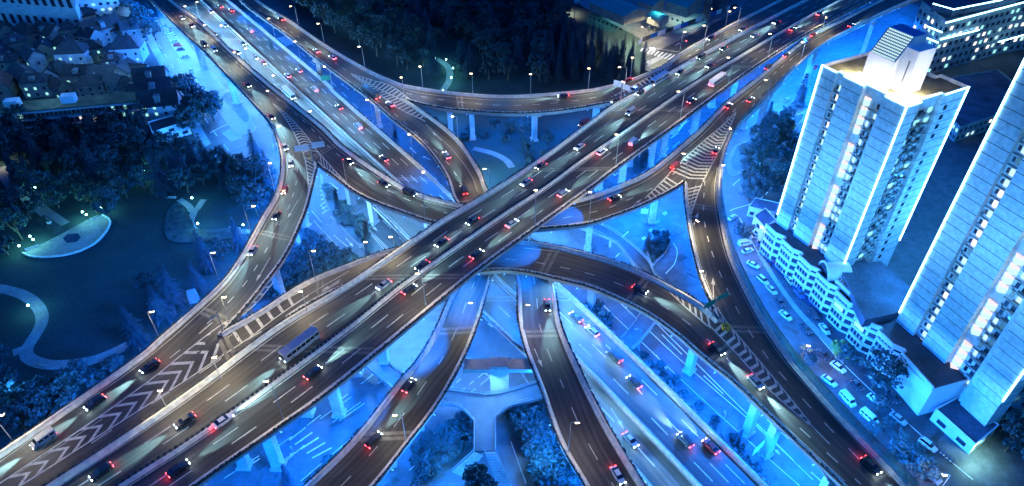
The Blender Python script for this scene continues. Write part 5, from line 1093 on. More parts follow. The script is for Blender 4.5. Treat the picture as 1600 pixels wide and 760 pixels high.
# added blue fill lights without fixtures: old quarter, car park, groves, tower gap
for (u, v, w_, z) in ((240, 40, 5000, 12), (275, 110, 5000, 12), (330, 190, 4500, 10), (190, 10, 4500, 14), (200, 100, 2500, 14), (260, 205, 2500, 10), (1180, 380, 3500, 12), (1230, 470, 3500, 12), (1330, 590, 3500, 12), (1420, 680, 3500, 12), (1510, 740, 3000, 12), (1200, 250, 3500, 12), (1270, 160, 4500, 12), (1350, 100, 4500, 12), (1500, 330, 4000, 30), (1540, 230, 4000, 20), (1450, 330, 4000, 16), (1430, 440, 1800, 22), (20, 600, 1500, 10), (110, 600, 1500, 10), (250, 480, 1500, 10), (700, 720, 3500, 7), (850, 710, 3500, 8), (560, 700, 2500, 7), (60, 110, 4000, 26), (130, 70, 4000, 26), (40, 50, 4000, 26), (60, 330, 3500, 24), (150, 290, 3500, 26), (260, 300, 3500, 24), (350, 300, 5000, 22), (180, 240, 2500, 24), (560, 60, 3500, 30), (640, 90, 3500, 28), (780, 90, 2500, 28), (1490, 300, 14000, 40), (1450, 380, 14000, 34), (1530, 200, 14000, 30)):
    light('fill_light', 'POINT', P(u, v, z), w_ * (1.6 if u < 300 else 2.6), CYAN if v < 120 and u < 300 else (.04, .34, 1.0), .6)
# ================================================================ vegetation
def leaf_cloud(mb, rr, clumps, per, size, squash=.6):
    for (c, r) in clumps:
        for _ in range(per):
            d = Vector((rr.gauss(0, 1), rr.gauss(0, 1), rr.gauss(0, 1) * squash)).normalized() * r * rr.random() ** .4
            p = c + d; s = size * rr.uniform(.6, 1.3); n = (d.normalized() + Vector((rr.uniform(-1, 1), rr.uniform(-1, 1), rr.uniform(-.4, 1)))).normalized()
            a = n.orthogonal().normalized(); b = n.cross(a); t = rr.random() * 6.28; a2 = a * math.cos(t) + b * math.sin(t); b2 = n.cross(a2)
            mb.quad(p - a2 * s - b2 * s * .6, p + a2 * s * .8 - b2 * s * .7, p + a2 * s + b2 * s * .6, p - a2 * s * .7 + b2 * s * .8)
def broadleaf(seed, H=9.0, R=3.6, m='foliage', name='broadleaf_tree'):
    rr = random.Random(seed); t = empty(name, 'tree', 'tree', (0, 0, 0)); cl = []
    tr = MB(); tr.tube([(0, 0, 0), (rr.uniform(-.2, .2), rr.uniform(-.2, .2), H * .3), (0, 0, H * .6)], .28, 7, .12)
    for k in range(6):
        a = k * 1.05 + rr.random(); r = R * rr.uniform(.45, .8); z = H * rr.uniform(.5, .8); tr.tube([(0, 0, H * .3), (math.cos(a) * r * .5, math.sin(a) * r * .5, H * .48), (math.cos(a) * r, math.sin(a) * r, z)], .12, 5, .04)
    for k in range(34):
        a = rr.random() * 6.28; f = rr.random() ** .5; z = rr.uniform(-1, 1); rad = R * math.sqrt(max(0, 1 - z * z)) * (.55 + .45 * f)
        cl.append((Vector((math.cos(a) * rad * rr.uniform(.8, 1.1), math.sin(a) * rad * rr.uniform(.8, 1.1), H * .66 + z * H * .3)), R * rr.uniform(.2, .36)))
    tr.build('trunk', M['bark'], t); c = MB(); leaf_cloud(c, rr, cl, 34, .27); c.build('crown', M[m], t); return t
def conifer(seed, H=12.0, R=3.0, droop=.35, name='conifer_tree', tiers=13):
    rr = random.Random(seed); t = empty(name, 'tree', 'tree', (0, 0, 0)); tr = MB(); tr.tube([(0, 0, 0), (0, 0, H * .97)], .26, 6, .03); c = MB()
    for k in range(tiers):
        f = k / (tiers - 1); z = H * (.12 + .86 * f); r = R * (1 - f) ** .8 * rr.uniform(.8, 1.1) + .15; n = max(4, int(11 * (1 - f) + 3)); a0 = rr.random() * 6
        for j in range(n):
            a = a0 + j * 6.283 / n + rr.uniform(-.2, .2); L = r * rr.uniform(.75, 1.2); dx, dy = math.cos(a), math.sin(a)
            if L > 1.2: tr.tube([(0, 0, z), (dx * L * .8, dy * L * .8, z - L * droop * .6)], .05, 3, .02)
            m_ = max(3, int(L * 5))
            for q in range(m_):
                g = (q + .6) / m_; px_, py_, pz_ = dx * L * g, dy * L * g, z - L * droop * g * g + rr.uniform(-.1, .15); s = .42 * (1.15 - g * .5)
                for sgn in (-1, 1):
                    ax = Vector((dx, dy, -droop * g)).normalized(); sd_ = Vector((-dy, dx, 0)) * sgn; p = Vector((px_, py_, pz_))
                    tip = p + (sd_ * .8 + ax * .6) * s * 1.5 + Vector((0, 0, rr.uniform(-.25, .05))); w = ax * s * .35; c.quad(p - w, p + w, tip + w * .5, tip - w * .4)
    tr.build('trunk', M['bark'], t); c.build('crown', M['needles'], t); return t
TREES = {'b': [broadleaf(1), broadleaf(2, 8, 4.2), broadleaf(3, 10.5, 3.9), broadleaf(4, 7, 3.0)], 'c': [conifer(5), conifer(6, 14, 3.6, .45), conifer(7, 10, 3.4, .25)],
         'r': [conifer(8, 17, 2.6, .1, 'redwood_tree', 18), conifer(9, 15, 2.3, .12, 'redwood_tree', 17)], 'y': [broadleaf(10, 6.5, 2.6, 'lit_leaf')],
         'i': [conifer(11, 11, 1.25, .5, 'cypress_tree', 20), conifer(12, 8, 1.3, .5, 'cypress_tree', 16)], 's': [broadleaf(13, 3.4, 2.2, name='shrub'), broadleaf(14, 2.8, 2.0, name='shrub')]}
for k in TREES.values():
    for o in k: o['category'] = 'tree'
for o in TREES['s']: o['category'] = 'shrub'
PLACED = []
def inpoly(x, y, poly):
    c = False; n = len(poly)
    for i in range(n):
        a, b = poly[i], poly[(i + 1) % n]
        if (a[1] > y) != (b[1] > y) and x < (b[0] - a[0]) * (y - a[1]) / (b[1] - a[1]) + a[0]: c = not c
    return c
def plant(kind, u, v, label, group, rr, s=1.0):
    p = P(u, v, 0); pr = rr.choice(TREES[kind]); k = s * rr.uniform(.85, 1.2)
    o = place(pr, USED, (p.x, p.y, 0), rr.random() * 6.28, label, group, (k * rr.uniform(.92, 1.08), k * rr.uniform(.92, 1.08), k)); PLACED.append((p.x, p.y)); return o
KN = {'b': 'broadleaf tree', 'c': 'layered cedar', 'r': 'redwood', 'y': 'yellow lit tree', 'i': 'dark ivy clad cypress', 's': 'shrub'}
def grove(poly, kinds, gap, where, seed, s=1.0, cap=80):
    """scatter trees over a picture polygon on the ground with a minimum world spacing"""
    rr = random.Random(seed); W_ = [P(u, v) for u, v in poly]; wp = [(p.x, p.y) for p in W_]; x0, x1 = min(p[0] for p in wp), max(p[0] for p in wp); y0, y1 = min(p[1] for p in wp), max(p[1] for p in wp); got = []
    for _ in range(2600):
        x, y = rr.uniform(x0, x1), rr.uniform(y0, y1)
        if not inpoly(x, y, wp) or any((x - a) ** 2 + (y - b) ** 2 < gap * gap for a, b in got): continue
        got.append((x, y))
        if len(got) >= cap: break
    got.sort(key=lambda q: pix((q[0], q[1], 0))[0]); cnt = {}
    for (x, y) in got:
        k = rr.choice(kinds); u, v = pix((x, y, 0)); i = cnt.get(k, 0); cnt[k] = i + 1
        plant(k, u, v, '%s %s %s, from the left' % (nth(i), KN[k], where), 'trees ' + where, rr, s)
grove([(-20, 215), (225, 203), (262, 235), (330, 262), (430, 300), (425, 330), (330, 300), (240, 306), (190, 325), (185, 355), (120, 325), (60, 330), (-20, 270)], 'bbbbc', 6.6, 'in the dark grove under the slab block', 21, 1.2, 105)
grove([(-25, 295), (10, 310), (58, 350), (20, 400), (-25, 420)], 'b', 8, 'at the left border beside the plaza', 22, 1.2, 12)
grove([(345, 275), (425, 265), (432, 300), (405, 345), (385, 330)], 'bc', 7, 'against the west curved viaduct bend', 23, 1.2, 12)
grove([(-20, 560), (25, 590), (45, 610), (20, 680), (-20, 700)], 'b', 7, 'at the lower left border', 24, 1.1, 10)
for i, (k, u, v, s) in enumerate([('b', 40, 672, 1.15), ('b', 75, 640, 1.2), ('b', 118, 622, 1.25), ('b', 128, 600, .9), ('c', 222, 548, 1.3), ('c', 208, 520, 1.15), ('c', 255, 500, 1.2), ('c', 275, 478, 1.1), ('c', 312, 455, 1.1), ('c', 325, 420, 1.1), ('b', 350, 405, .9), ('s', 60, 655, 1.4), ('s', 150, 600, 1.4), ('s', 180, 575, 1.3), ('c', 375, 385, 1.0), ('b', 235, 455, 1), ('c', 5, 655, 1.2), ('s', 105, 640, 1.4)]):
    plant(k, u, v, '%s blue lit %s beside the striped merge, from the left' % (nth(i), KN[k]), 'blue lit trees beside the merge', random.Random(i), s)
grove([(400, 470), (430, 430), (455, 400), (480, 370), (520, 395), (560, 408), (490, 430), (430, 465)], 's', 2.6, 'in the thicket between the two left ramps', 25, 1.15, 60)
grove([(430, -20), (840, -30), (875, 20), (890, 55), (850, 75), (845, 128), (800, 133), (722, 128), (722, 60), (690, 60), (676, 90), (684, 122), (640, 115), (560, 74), (500, 40), (455, 10)], 'bbbc', 7.8, 'in the dark park behind the ramps', 26, 1.3, 230)
grove([(850, 80), (880, 55), (925, 78), (960, 98), (985, 118), (985, 138), (930, 130), (850, 132)], 'r', 5.6, 'in the dark conifer row by the market', 27, 1.0, 60)
for i, (u, v, s) in enumerate([(1003, 118, 1.25), (985, 110, 1.2), (972, 104, 1.15), (960, 110, 1.1)]): plant('r', u, v, '%s tall spire shaped redwood from the right beside the lit crossing' % nth(i), 'spire redwoods by the crossing', random.Random(60 + i), s)
grove([(650, 195), (690, 200), (760, 200), (850, 200), (870, 250), (830, 265), (800, 225), (720, 220), (690, 240)], 'bs', 6.5, 'below the park side ramp', 28, .8, 22)
grove([(1160, 235), (1200, 195), (1230, 180), (1232, 250), (1215, 300), (1205, 320), (1165, 320), (1160, 280)], 'b', 6.2, 'beside the first tower', 29, 1.0, 22)
grove([(205, 30), (240, 35), (262, 80), (235, 85)], 'b', 6, 'on the left street pavement', 30, 1.2, 6)
grove([(290, 140), (325, 165), (345, 200), (330, 225), (300, 215), (282, 170)], 'b', 6, 'by the street terrace', 31, 1.3, 10)
grove([(640, 700), (735, 648), (740, 690), (650, 765)], 's', 2.2, 'in the hedge bed left of the footbridge', 32, .7, 60)
grove([(803, 650), (830, 640), (880, 720), (905, 765), (850, 765)], 's', 2.3, 'in the tall bed right of the footbridge', 33, 1.25, 46)
grove([(470, 765), (520, 715), (600, 650), (655, 600), (668, 605), (610, 670), (540, 730), (500, 765)], 's', 2.4, 'in the hedge beside the east west street', 34, .6, 60)
grove([(1370, 640), (1400, 690), (1450, 745), (1430, 765), (1390, 725), (1360, 680)], 'b', 4.5, 'between the noise screen and the vans', 35, .6, 14)
grove([(1560, 660), (1620, 640), (1620, 780), (1590, 760), (1565, 700)], 'b', 6, 'at the lower right corner', 36, 1.0, 9)
grove([(900, 510), (930, 480), (955, 505), (945, 525)], 's', 2.6, 'beside the low road barrier', 37, 1.0, 7)
grove([(1010, 545), (1100, 640), (1200, 745), (1190, 760), (1080, 655), (1000, 558)], 's', 3.2, 'in the strip beside the low road', 38, .65, 40)
grove([(505, 285), (575, 360), (575, 380), (530, 345)], 's', 2.4, 'in the median under the branch ramp', 39, .8, 14)
grove([(1020, 368), (1042, 364), (1040, 390), (1018, 405)], 's', 2.4, 'in the rounded island under the east ramp', 40, .6, 10)
grove([(540, 208), (600, 250), (630, 276), (620, 279), (575, 244)], 's', 2.4, 'in the strip beside the north ramp', 41, .7, 24)
for i, (k, u, v, s, l) in enumerate([('y', 344, 172, 1.0, 'yellow lit round tree at the left street junction'), ('y', 1232, 208, .8, 'yellow lit tree beside the first tower corner'), ('y', 1306, 560, .9, 'yellow lit tree among the parked cars'), ('b', 1318, 572, .9, 'dark bushy tree just below the yellow lit tree'), ('b', 1362, 608, 1.15, 'large dark tree in front of the blank end wall'),
        ('b', 1160, 375, .8, 'round tree at the top end of the car park'), ('b', 1250, 575, .8, 'tree beside the lamp near the noise screen'), ('s', 1180, 265, 1, 'pale flowering shrub at the street bend'), ('b', 745, 772, 1.1, 'dark tree at the footbridge stairs'), ('b', 760, 785, .9, 'second dark tree below the footbridge stairs'),
        ('i', 530, 335, 1, 'ivy clad cypress at the branch ramp pier'), ('i', 577, 392, 1.1, 'ivy clad cypress by the pier near the straight viaduct'), ('i', 1010, 392, 1, 'dark cypress at the east branch pier'), ('i', 1004, 262, 1.4, 'dark cypress between straight viaduct and east branch'), ('i', 992, 270, 1.2, 'second dark cypress between straight viaduct and east branch'),
        ('i', 612, 165, 1.1, 'cypress beside the north ramp pier'), ('i', 618, 222, 1.2, 'cypress under the north ramp curve'), ('i', 1195, 205, 1.3, 'cypress under the east ramp'), ('i', 1247, 165, 1.9, 'tallest cypress clump under the east ramp'), ('i', 452, 755, 1.0, 'ivy clump at the twin pier by the bottom edge'), ('i', 1150, 700, .7, 'ivy clump at the pier beside the low road'), ('i', 430, 100, 1.1, 'cypress behind the low road at the top')]):
    plant(k, u, v, l, None, random.Random(80 + i), s)
# ================================================================ vehicles
def cross(mb, secs, n=1):
    """loft a car body from (x, half width, z low, z high) stations"""
    vs_ = []
    for (x, w, a, b, w2) in secs: vs_ += [(x, -w, a), (x, w, a), (x, w, (a + b) / 2 + .05), (x, w2, b), (x, -w2, b), (x, -w, (a + b) / 2 + .05)]
    m = 6; fs = [(i * m + k, i * m + (k + 1) % m, (i + 1) * m + (k + 1) % m, (i + 1) * m + k) for i in range(len(secs) - 1) for k in range(m)]
    fs += [tuple(range(m))[::-1], tuple((len(secs) - 1) * m + k for k in range(m))]; mb.add(vs_, fs)
PAINT = {}
for n_, c in {'white': (.72, .72, .72), 'silver': (.42, .43, .45), 'dark': (.03, .033, .04), 'red': (.35, .03, .03), 'blue': (.03, .08, .25), 'yellow': (.55, .38, .03)}.items():
    PAINT[n_] = mat(n_ + ' car paint', c, 0.28, .05, .8, spec=.6)
    PAINT[n_].node_tree.nodes['Principled BSDF'].inputs['Coat Weight'].default_value = .5
def car(kind, colour, lit):
    t = empty({'sedan': 'car', 'suv': 'car', 'van': 'van', 'bus': 'bus'}[kind], 'car', {'sedan': 'car', 'suv': 'car', 'van': 'van', 'bus': 'bus'}[kind], (0, 0, 0))
    b = MB(); g = MB()
    if kind in ('sedan', 'suv'):
        hh = 1.42 if kind == 'sedan' else 1.7; L = 2.3
        cross(b, [(-L, .72, .35, .85, .62), (-L + .15, .86, .28, .98, .76), (-1.3, .9, .25, 1.02, .8), (.9, .9, .25, 1.0, .8), (L - .35, .86, .28, .82, .74), (L, .68, .35, .66, .6)])
        x0, x1, x2, x3 = ((-1.75, -1.0, .35, 1.15) if kind == 'sedan' else (-2.1, -1.75, .35, 1.15)); cross(g, [(x0, .76, .97, 1.0, .72), (x1, .74, .97, hh - .04, .58), (x2, .74, .97, hh - .04, .58), (x3, .76, .95, .99, .72)])
        rf = MB(); rf.box(((x1 + x2) / 2, 0, hh - .03), (x2 - x1 + .1, 1.14, .06), 0, True, .95)
        for xx in (x1 - .02, (x1 + x2) / 2, x2 + .02):
            for s in (-1, 1): rf.tube([(xx, .66 * s, 1.0), (xx, .6 * s, hh)], .05, 4)
        wx = 1.4; wr = .33; hz = .66; ww = .78; Lf, Lr = L - .04, -L + .02
    elif kind == 'van':
        cross(b, [(-2.5, .84, .3, 2.0, .74), (-2.4, .9, .28, 2.08, .8), (1.1, .9, .28, 2.08, .8), (1.75, .9, .28, 1.3, .82), (2.45, .84, .3, 1.0, .76), (2.55, .75, .35, .8, .7)])
        cross(g, [(1.12, .83, 1.2, 2.0, .76), (1.3, .83, 1.2, 1.85, .76), (1.82, .83, 1.15, 1.25, .8)])
        for s in (-1, 1):
            for k in range(3): g.box((-1.7 + k * 1.15, .885 * s, 1.55), (.95, .05, .5))
        rf = MB(); rf.box((-.6, 0, 2.08), (2.6, 1.2, .07), 0, True, .9); wx = 1.55; wr = .34; hz = .8; ww = .85; Lf, Lr = 2.5, -2.48
    else:
        cross(b, [(-5.4, 1.15, .4, 2.9, 1.1), (-5.3, 1.25, .35, 3.0, 1.18), (5.2, 1.25, .35, 3.0, 1.18), (5.5, 1.2, .4, 2.8, 1.1)])
        for s in (-1, 1):
            for k in range(7): g.box((-4.6 + k * 1.45, 1.235 * s, 1.95), (1.25, .06, .9))
        g.box((5.48, 0, 1.9), (.08, 2.0, 1.3)); rf = MB(); [rf.box((x, 0, 3.0), (1.6, 1.4, .22), 0, True, .9) for x in (-3, 2.4)]; wx = 3.4; wr = .48; hz = .8; ww = 1.1; Lf, Lr = 5.5, -5.4
    b.build('body', PAINT[colour], t, smooth=False); g.build('window', M['car_glass'], t); rf.build('roof', PAINT[colour], t)
    for sx in (-1, 1):
        for sy in (-1, 1):
            w = MB(); w.tube([(sx * wx, sy * (ww + .0), wr), (sx * wx, sy * (ww + .16), wr)], wr, 12); wo = w.build('wheel', M['rubber'], t); r = MB(); r.tube([(sx * wx, sy * (ww + .15), wr), (sx * wx, sy * (ww + .18), wr)], wr * .6, 8); r.build('rim', M['rim'], wo)
    for s in (-1, 1):
        h = MB(); h.box((Lf - .06, s * (ww - .22), hz), (.16, .36, .2)); h.build('headlight', M['head_on'] if lit else M['rim'], t)
        h = MB(); h.box((Lr + .05, s * (ww - .2), hz + .12), (.14, .42, .2)); h.build('tail_light', M['tail_on'] if lit else PAINT['red'], t)
    if lit:
        light('headlight_beam', 'SPOT', (Lf + .25, 0, hz + .05), HEAD_W, (.42, .86, 1.0), .15, (1, 0, -.10), 30, 1.0, t)
        light('tail_glow', 'POINT', (Lr - .5, 0, hz + .1), 40, (1, .04, .05), .2, parent=t)
    return t
HEAD_W = 80000
CARS = {}
def get_car(kind, colour, lit):
    k = (kind, colour, lit)
    if k not in CARS: CARS[k] = car(kind, colour, lit); CARS[k]['proto'] = 1; CARS[k].pop('proto'); return CARS[k], True
    return copy_tree(CARS[k]), False
OCC = [(D_.at(u, v)[0], 9.5) for D_, u, v in ((main, 1030, 128), (main, 470, 545), (main, 1120, 130), (Nd, 452, 150), (Gd, 580, 150))]
def drive(deck, spots, where, towards, kinds=None, seed=0):
    """towards=+1 drives along the deck's own direction, -1 against it"""
    rr = random.Random(seed)
    spots = [q for q in spots if rr.random() > (.25 if deck is main else .33)]
    free = []
    for q in spots:
        w = deck.at(*q)[0]
        if all((w - o).length > r for o, r in OCC): free.append(q); OCC.append((w, 5.8))
    spots = free
    for i, (u, v) in enumerate(spots):
        p, d = deck.at(u, v); d = d * towards; col = rr.choice(['white', 'silver', 'dark', 'dark', 'dark', 'dark', 'silver', 'silver', 'dark', 'red']); kd = rr.choice(['sedan', 'sedan', 'suv', 'sedan', 'suv', 'sedan', 'van'])
        o, _ = get_car(kd, col, True); o.location = p + Vector((0, 0, .015)); o.rotation_euler = (0, -math.asin(max(-.2, min(.2, d.z))), math.atan2(d.y, d.x))
        o['label'] = '%s %s %s, %s from the top' % (col, {'sedan': 'saloon car', 'suv': 'tall car', 'van': 'van'}[kd], where, nth(i)); o['group'] = 'vehicles ' + where
TR = [(1240, 12), (1212, 37), (1178, 58), (1160, 48), (1130, 78), (1108, 105), (1095, 92), (1062, 116), (1050, 138), (1018, 160), (1000, 148), (985, 178), (962, 160), (948, 198), (912, 196), (905, 232), (870, 258), (845, 262), (822, 288), (798, 280), (768, 312), (738, 348), (690, 382), (660, 418), (632, 408), (600, 448), (560, 470), (520, 510), (470, 512), (440, 560), (400, 570), (372, 608), (330, 620), (290, 660), (250, 668), (205, 705), (160, 740)]
drive(main, TR, 'on the far carriageway of the straight viaduct', -1, seed=1)
drive(main, [(1280, 24), (1238, 48), (1215, 66), (1170, 92), (1080, 160), (990, 225), (940, 240), (880, 305), (800, 352), (745, 400), (640, 455), (560, 530), (490, 585), (350, 660), (280, 735)], 'on the near carriageway of the straight viaduct', 1, seed=2)
drive(Ad, [(262, 8), (285, 30), (300, 42), (320, 72), (335, 80), (352, 104), (370, 112), (388, 135), (405, 158), (432, 190), (425, 185), (446, 232), (455, 258), (445, 300), (432, 340), (410, 380), (395, 395), (235, 575), (150, 632), (70, 690)], 'on the west curved viaduct', 1, seed=3)
drive(Bd, [(290, 12), (330, 42), (372, 84), (392, 112), (470, 178), (545, 255), (600, 290), (640, 305)], 'on the branch that passes the white sign boards', 1, seed=4)
drive(Nd, [(330, 20), (352, 42), (335, 55), (380, 70), (412, 100), (400, 92), (432, 130), (478, 188), (500, 205), (540, 240), (570, 275)], 'on the left carriageway of the low road', 1, seed=5)
drive(Nd, [(345, 12), (362, 18), (392, 50), (420, 70), (412, 88), (450, 120), (468, 112), (492, 142), (530, 170), (560, 200), (575, 240), (600, 250), (900, 498), (925, 520), (960, 560), (990, 600), (1030, 640), (1070, 690), (1110, 700)], 'on the right carriageway of the low road', -1, seed=6)
drive(Nd, [(905, 590), (985, 690)], 'on the exit lanes beside the descending ramp', 1, seed=16)
drive(Fd, [(396, 2), (418, 18), (440, 32), (476, 58), (520, 92)], 'on the upper left ramp past the park', -1, seed=7)
drive(Gd, [(430, 38), (495, 82), (535, 118), (610, 165), (648, 190), (672, 222), (698, 245), (715, 268), (725, 300)], 'on the descending ramp', -1, seed=8)
drive(Fd, [(880, 152), (980, 128), (1060, 95), (1110, 62), (1150, 42)], 'on the joining ramp near the police car', -1, seed=9)
drive(Dd, [(1228, 88), (1172, 158), (1118, 238), (1108, 270), (1330, 42)], 'by the noise screen', -1, seed=10)
drive(Bd, [(1270, 56), (1200, 108), (1138, 168), (1055, 262), (960, 312)], 'on the inner lanes of the east branch', 1, seed=11)
drive(Cd, [(1000, 455), (1120, 548), (1180, 600), (850, 402), (590, 415)], 'over the long arching ramp', 1, seed=12)
drive(Dd, [(1300, 668), (1360, 730)], 'on the east ramp at the lower right', 1, seed=13)
drive(Ed, [(690, 548), (640, 605), (585, 690)], 'on the ramp west of the footbridge', -1, seed=14)
drive(Gd, [(855, 480), (890, 610), (965, 745)], 'on the ramp east of the footbridge', 1, seed=15)
def park(u, v, u2, v2, kd, col, label, lit=False):
    a, b = P(u, v), P(u2, v2); o, _ = get_car(kd, col, lit); c = (a + b) / 2; d = b - a; o.location = (c.x, c.y, .02); o.rotation_euler = (0, 0, math.atan2(d.y, d.x)); o['label'] = label; o['group'] = 'cars parked at street level'
for a in [(1430, 683, 1468, 712, 'suv', 'white', 'large white car parked beside the bollard row near the gatehouse'), (1388, 645, 1418, 668, 'sedan', 'silver', 'pale saloon parked beside the lamp arm near the end wall'), (1340, 640, 1374, 670, 'van', 'white', 'white minibus parked nearest the noise screen bend'), (1310, 612, 1337, 642, 'van', 'white', 'white van parked above the white minibus'),
          (1352, 615, 1382, 640, 'sedan', 'white', 'white saloon parked below the big dark tree'), (1326, 594, 1346, 612, 'sedan', 'dark', 'dark saloon half hidden by the big tree'), (1296, 566, 1322, 586, 'sedan', 'white', 'white saloon by the yellow lit tree'), (1216, 486, 1238, 505, 'sedan', 'white', 'white saloon alone in the middle of the car park'),
          (1180, 430, 1203, 450, 'suv', 'white', 'white tall car third along the screen side row'), (1198, 448, 1212, 462, 'sedan', 'silver', 'silver saloon below the third car of the screen side row'), (1150, 385, 1176, 380, 'van', 'white', 'white van at the top of the screen side row'), (1155, 398, 1180, 390, 'sedan', 'white', 'white saloon just under the white van'), (1165, 410, 1188, 422, 'sedan', 'white', 'white saloon second along the screen side row'),
          (1166, 363, 1190, 360, 'suv', 'blue', 'blue tall car near the annex'), (1170, 372, 1194, 370, 'sedan', 'silver', 'silver saloon next to the blue car by the annex'), (1178, 385, 1204, 380, 'sedan', 'blue', 'blue saloon in front of the zigzag block'), (1212, 468, 1222, 480, 'sedan', 'dark', 'dark saloon above the lone white saloon'), (1276, 550, 1294, 562, 'sedan', 'dark', 'dark saloon left of the yellow lit tree'),
          (1138, 346, 1150, 338, 'sedan', 'white', 'white saloon by the top lamp of the car park'), (1392, 690, 1420, 715, 'van', 'silver', 'pale long van among the small trees'), (1440, 735, 1466, 756, 'van', 'silver', 'pale van at the lower edge of the small trees'), (1285, 590, 1305, 605, 'sedan', 'white', 'white saloon tight against the noise screen'),
          (240, 25, 234, 14, 'sedan', 'white', 'white saloon first in the kerb row of the left street'), (247, 38, 241, 27, 'suv', 'white', 'white tall car second in the kerb row of the left street'), (270, 52, 264, 41, 'sedan', 'silver', 'silver saloon third in the kerb row of the left street'), (277, 63, 271, 53, 'sedan', 'white', 'white saloon fourth in the kerb row of the left street'), (231, 12, 226, 2, 'sedan', 'dark', 'dark saloon at the top of the left street'),
          (217, 34, 222, 42, 'sedan', 'red', 'red saloon on the left street'), (212, 8, 217, 16, 'sedan', 'dark', 'dark saloon waiting at the top of the left street'), (296, 108, 303, 117, 'sedan', 'white', 'white taxi by the zebra crossing of the left street'), (1268, 112, 1282, 100, 'sedan', 'red', 'red saloon under the east ramp beside the tower'), (1222, 165, 1236, 152, 'sedan', 'silver', 'silver saloon under the east ramp near the tallest cypress'), (1190, 262, 1206, 250, 'van', 'white', 'white van on the street by the broadleaf trees'), (1425, 55, 1440, 50, 'sedan', 'red', 'red saloon waiting far behind the rooftop plant room'), (896, 8, 908, 5, 'van', 'silver', 'pale van beside the market sheds')]: park(*a)
rr = random.Random(44); k = 0
for (a, b, n, ang, where) in (((256, 40), (292, 92), 9, 1.2, 'in the slanted row under the west viaduct'), ((1182, 436), (1262, 520), 9, .9, 'in the long row under the noise screen'), ((1205, 400), (1290, 520), 7, .9, 'in the middle row of the car park'), ((1330, 560), (1440, 668), 8, .9, 'along the podium side of the car park'), ((1345, 655), (1440, 745), 6, .9, 'in the lower row under the noise screen')):
    for i in range(n):
        f = (i + rr.uniform(.2, .8)) / n; u, v = a[0] + (b[0] - a[0]) * f, a[1] + (b[1] - a[1]) * f; p = P(u, v); d = (P(*b) - P(*a)); c_ = rr.choice(['white', 'silver', 'dark', 'dark', 'blue', 'red', 'silver', 'white'])
        if any((p.x - q.location.x) ** 2 + (p.y - q.location.y) ** 2 < 26 for q in scene.objects if q.get('category') in ('car', 'van') and q.location.z < 1): continue
        o, _ = get_car(rr.choice(['sedan', 'suv', 'sedan']), c_, False); o.location = (p.x, p.y, .02); o.rotation_euler = (0, 0, math.atan2(d.y, d.x) + rr.uniform(-.06, .06) + (ang if 'slanted' in where else 0)); o['label'] = '%s parked car %s, %s from the top' % (c_, where, nth(i)); o['group'] = 'cars parked at street level'
for (D_, u, v, s_, l) in ((main, 1030, 128, -1, 'long white bus on the far carriageway beyond the joining ramp'), (main, 470, 545, -1, 'long silver bus on the far carriageway at lower left'), (main, 1120, 130, 1, 'long white bus on the near carriageway of the straight viaduct'), (Nd, 452, 150, 1, 'long white bus on the left side of the low road'), (Gd, 580, 150, -1, 'dark bus at the start of the descending ramp')):
    p, d = D_.at(u, v); d = d * s_; o, _ = get_car('bus', 'dark' if l.startswith('dark') else ('silver' if 'silver' in l else 'white'), True); o.location = p + Vector((0, 0, .015)); o.rotation_euler = (0, 0, math.atan2(d.y, d.x)); o['label'] = l
# police car on the gore of the joining ramp
p, d = Fd.at(990, 143); pc, _ = get_car('suv', 'white', False); pc.location = p + Vector((0, 0, .015)); pc.rotation_euler = (0, 0, math.atan2(-d.y, -d.x)); pc['label'] = 'white police car with blue roof bar stopped at the joining ramp'; pc['category'] = 'police car'; pc.name = 'police_car'; pc.pop('group', None)
q = MB(); q.box((-.5, 0, 1.82), (.35, 1.1, .18)); q.build('light_bar', emit('blue beacon', (.05, .2, 1), 60), pc); q = MB(); [q.box((0, .905 * s, .72), (2.6, .02, .22)) for s in (-1, 1)]; q.build('blue_stripe', M['sign_blue'], pc)
light('beacon_light', 'POINT', (-.5, 0, 2.5), 250, (.1, .3, 1), .2, parent=pc)
# scooters along the zigzag block
sc = empty('scooter', 'scooter', 'scooter', (0, 0, 0)); q = MB()
q.box((0, 0, .32), (1.0, .26, .16), 0, True); q.box((-.42, 0, .45), (.6, .28, .3), 0, True, .8); q.tube([(.5, 0, .35), (.38, 0, 1.02)], .05, 5); q.box((.52, 0, .4), (.1, .34, .5), 0, True); q.build('body', PAINT['blue'], sc)
q = MB(); q.box((-.4, 0, .76), (.62, .26, .1), 0, True, .8); q.build('seat', M['rubber'], sc); q = MB(); q.tube([(.38, -.33, 1.05), (.36, 0, 1.0), (.38, .33, 1.05)], .03, 5); q.build('handlebar', M['rubber'], sc)
for x in (-.62, .62): w = MB(); w.tube([(x, -.06, .24), (x, .06, .24)], .24, 10); w.build('wheel', M['rubber'], sc)
k = 0
for i in range(34):
    f = i / 33; u, v = 1196 + 82 * f, 402 + 88 * f; p = P(u, v); place(sc, USED, (p.x, p.y, 0), PRZ + math.pi / 2 + random.uniform(-.15, .15), '%s scooter from the top in the long row before the zigzag block' % nth(i), 'scooters before the zigzag block')
for i in range(9):
    f = i / 8; p = P(1446 + 42 * f, 690 + 34 * f); place(sc, USED, (p.x, p.y, 0), PRZ + math.pi / 2 + random.uniform(-.2, .2), '%s scooter in the short row beside the large white car' % nth(i), 'scooters beside the large white car')
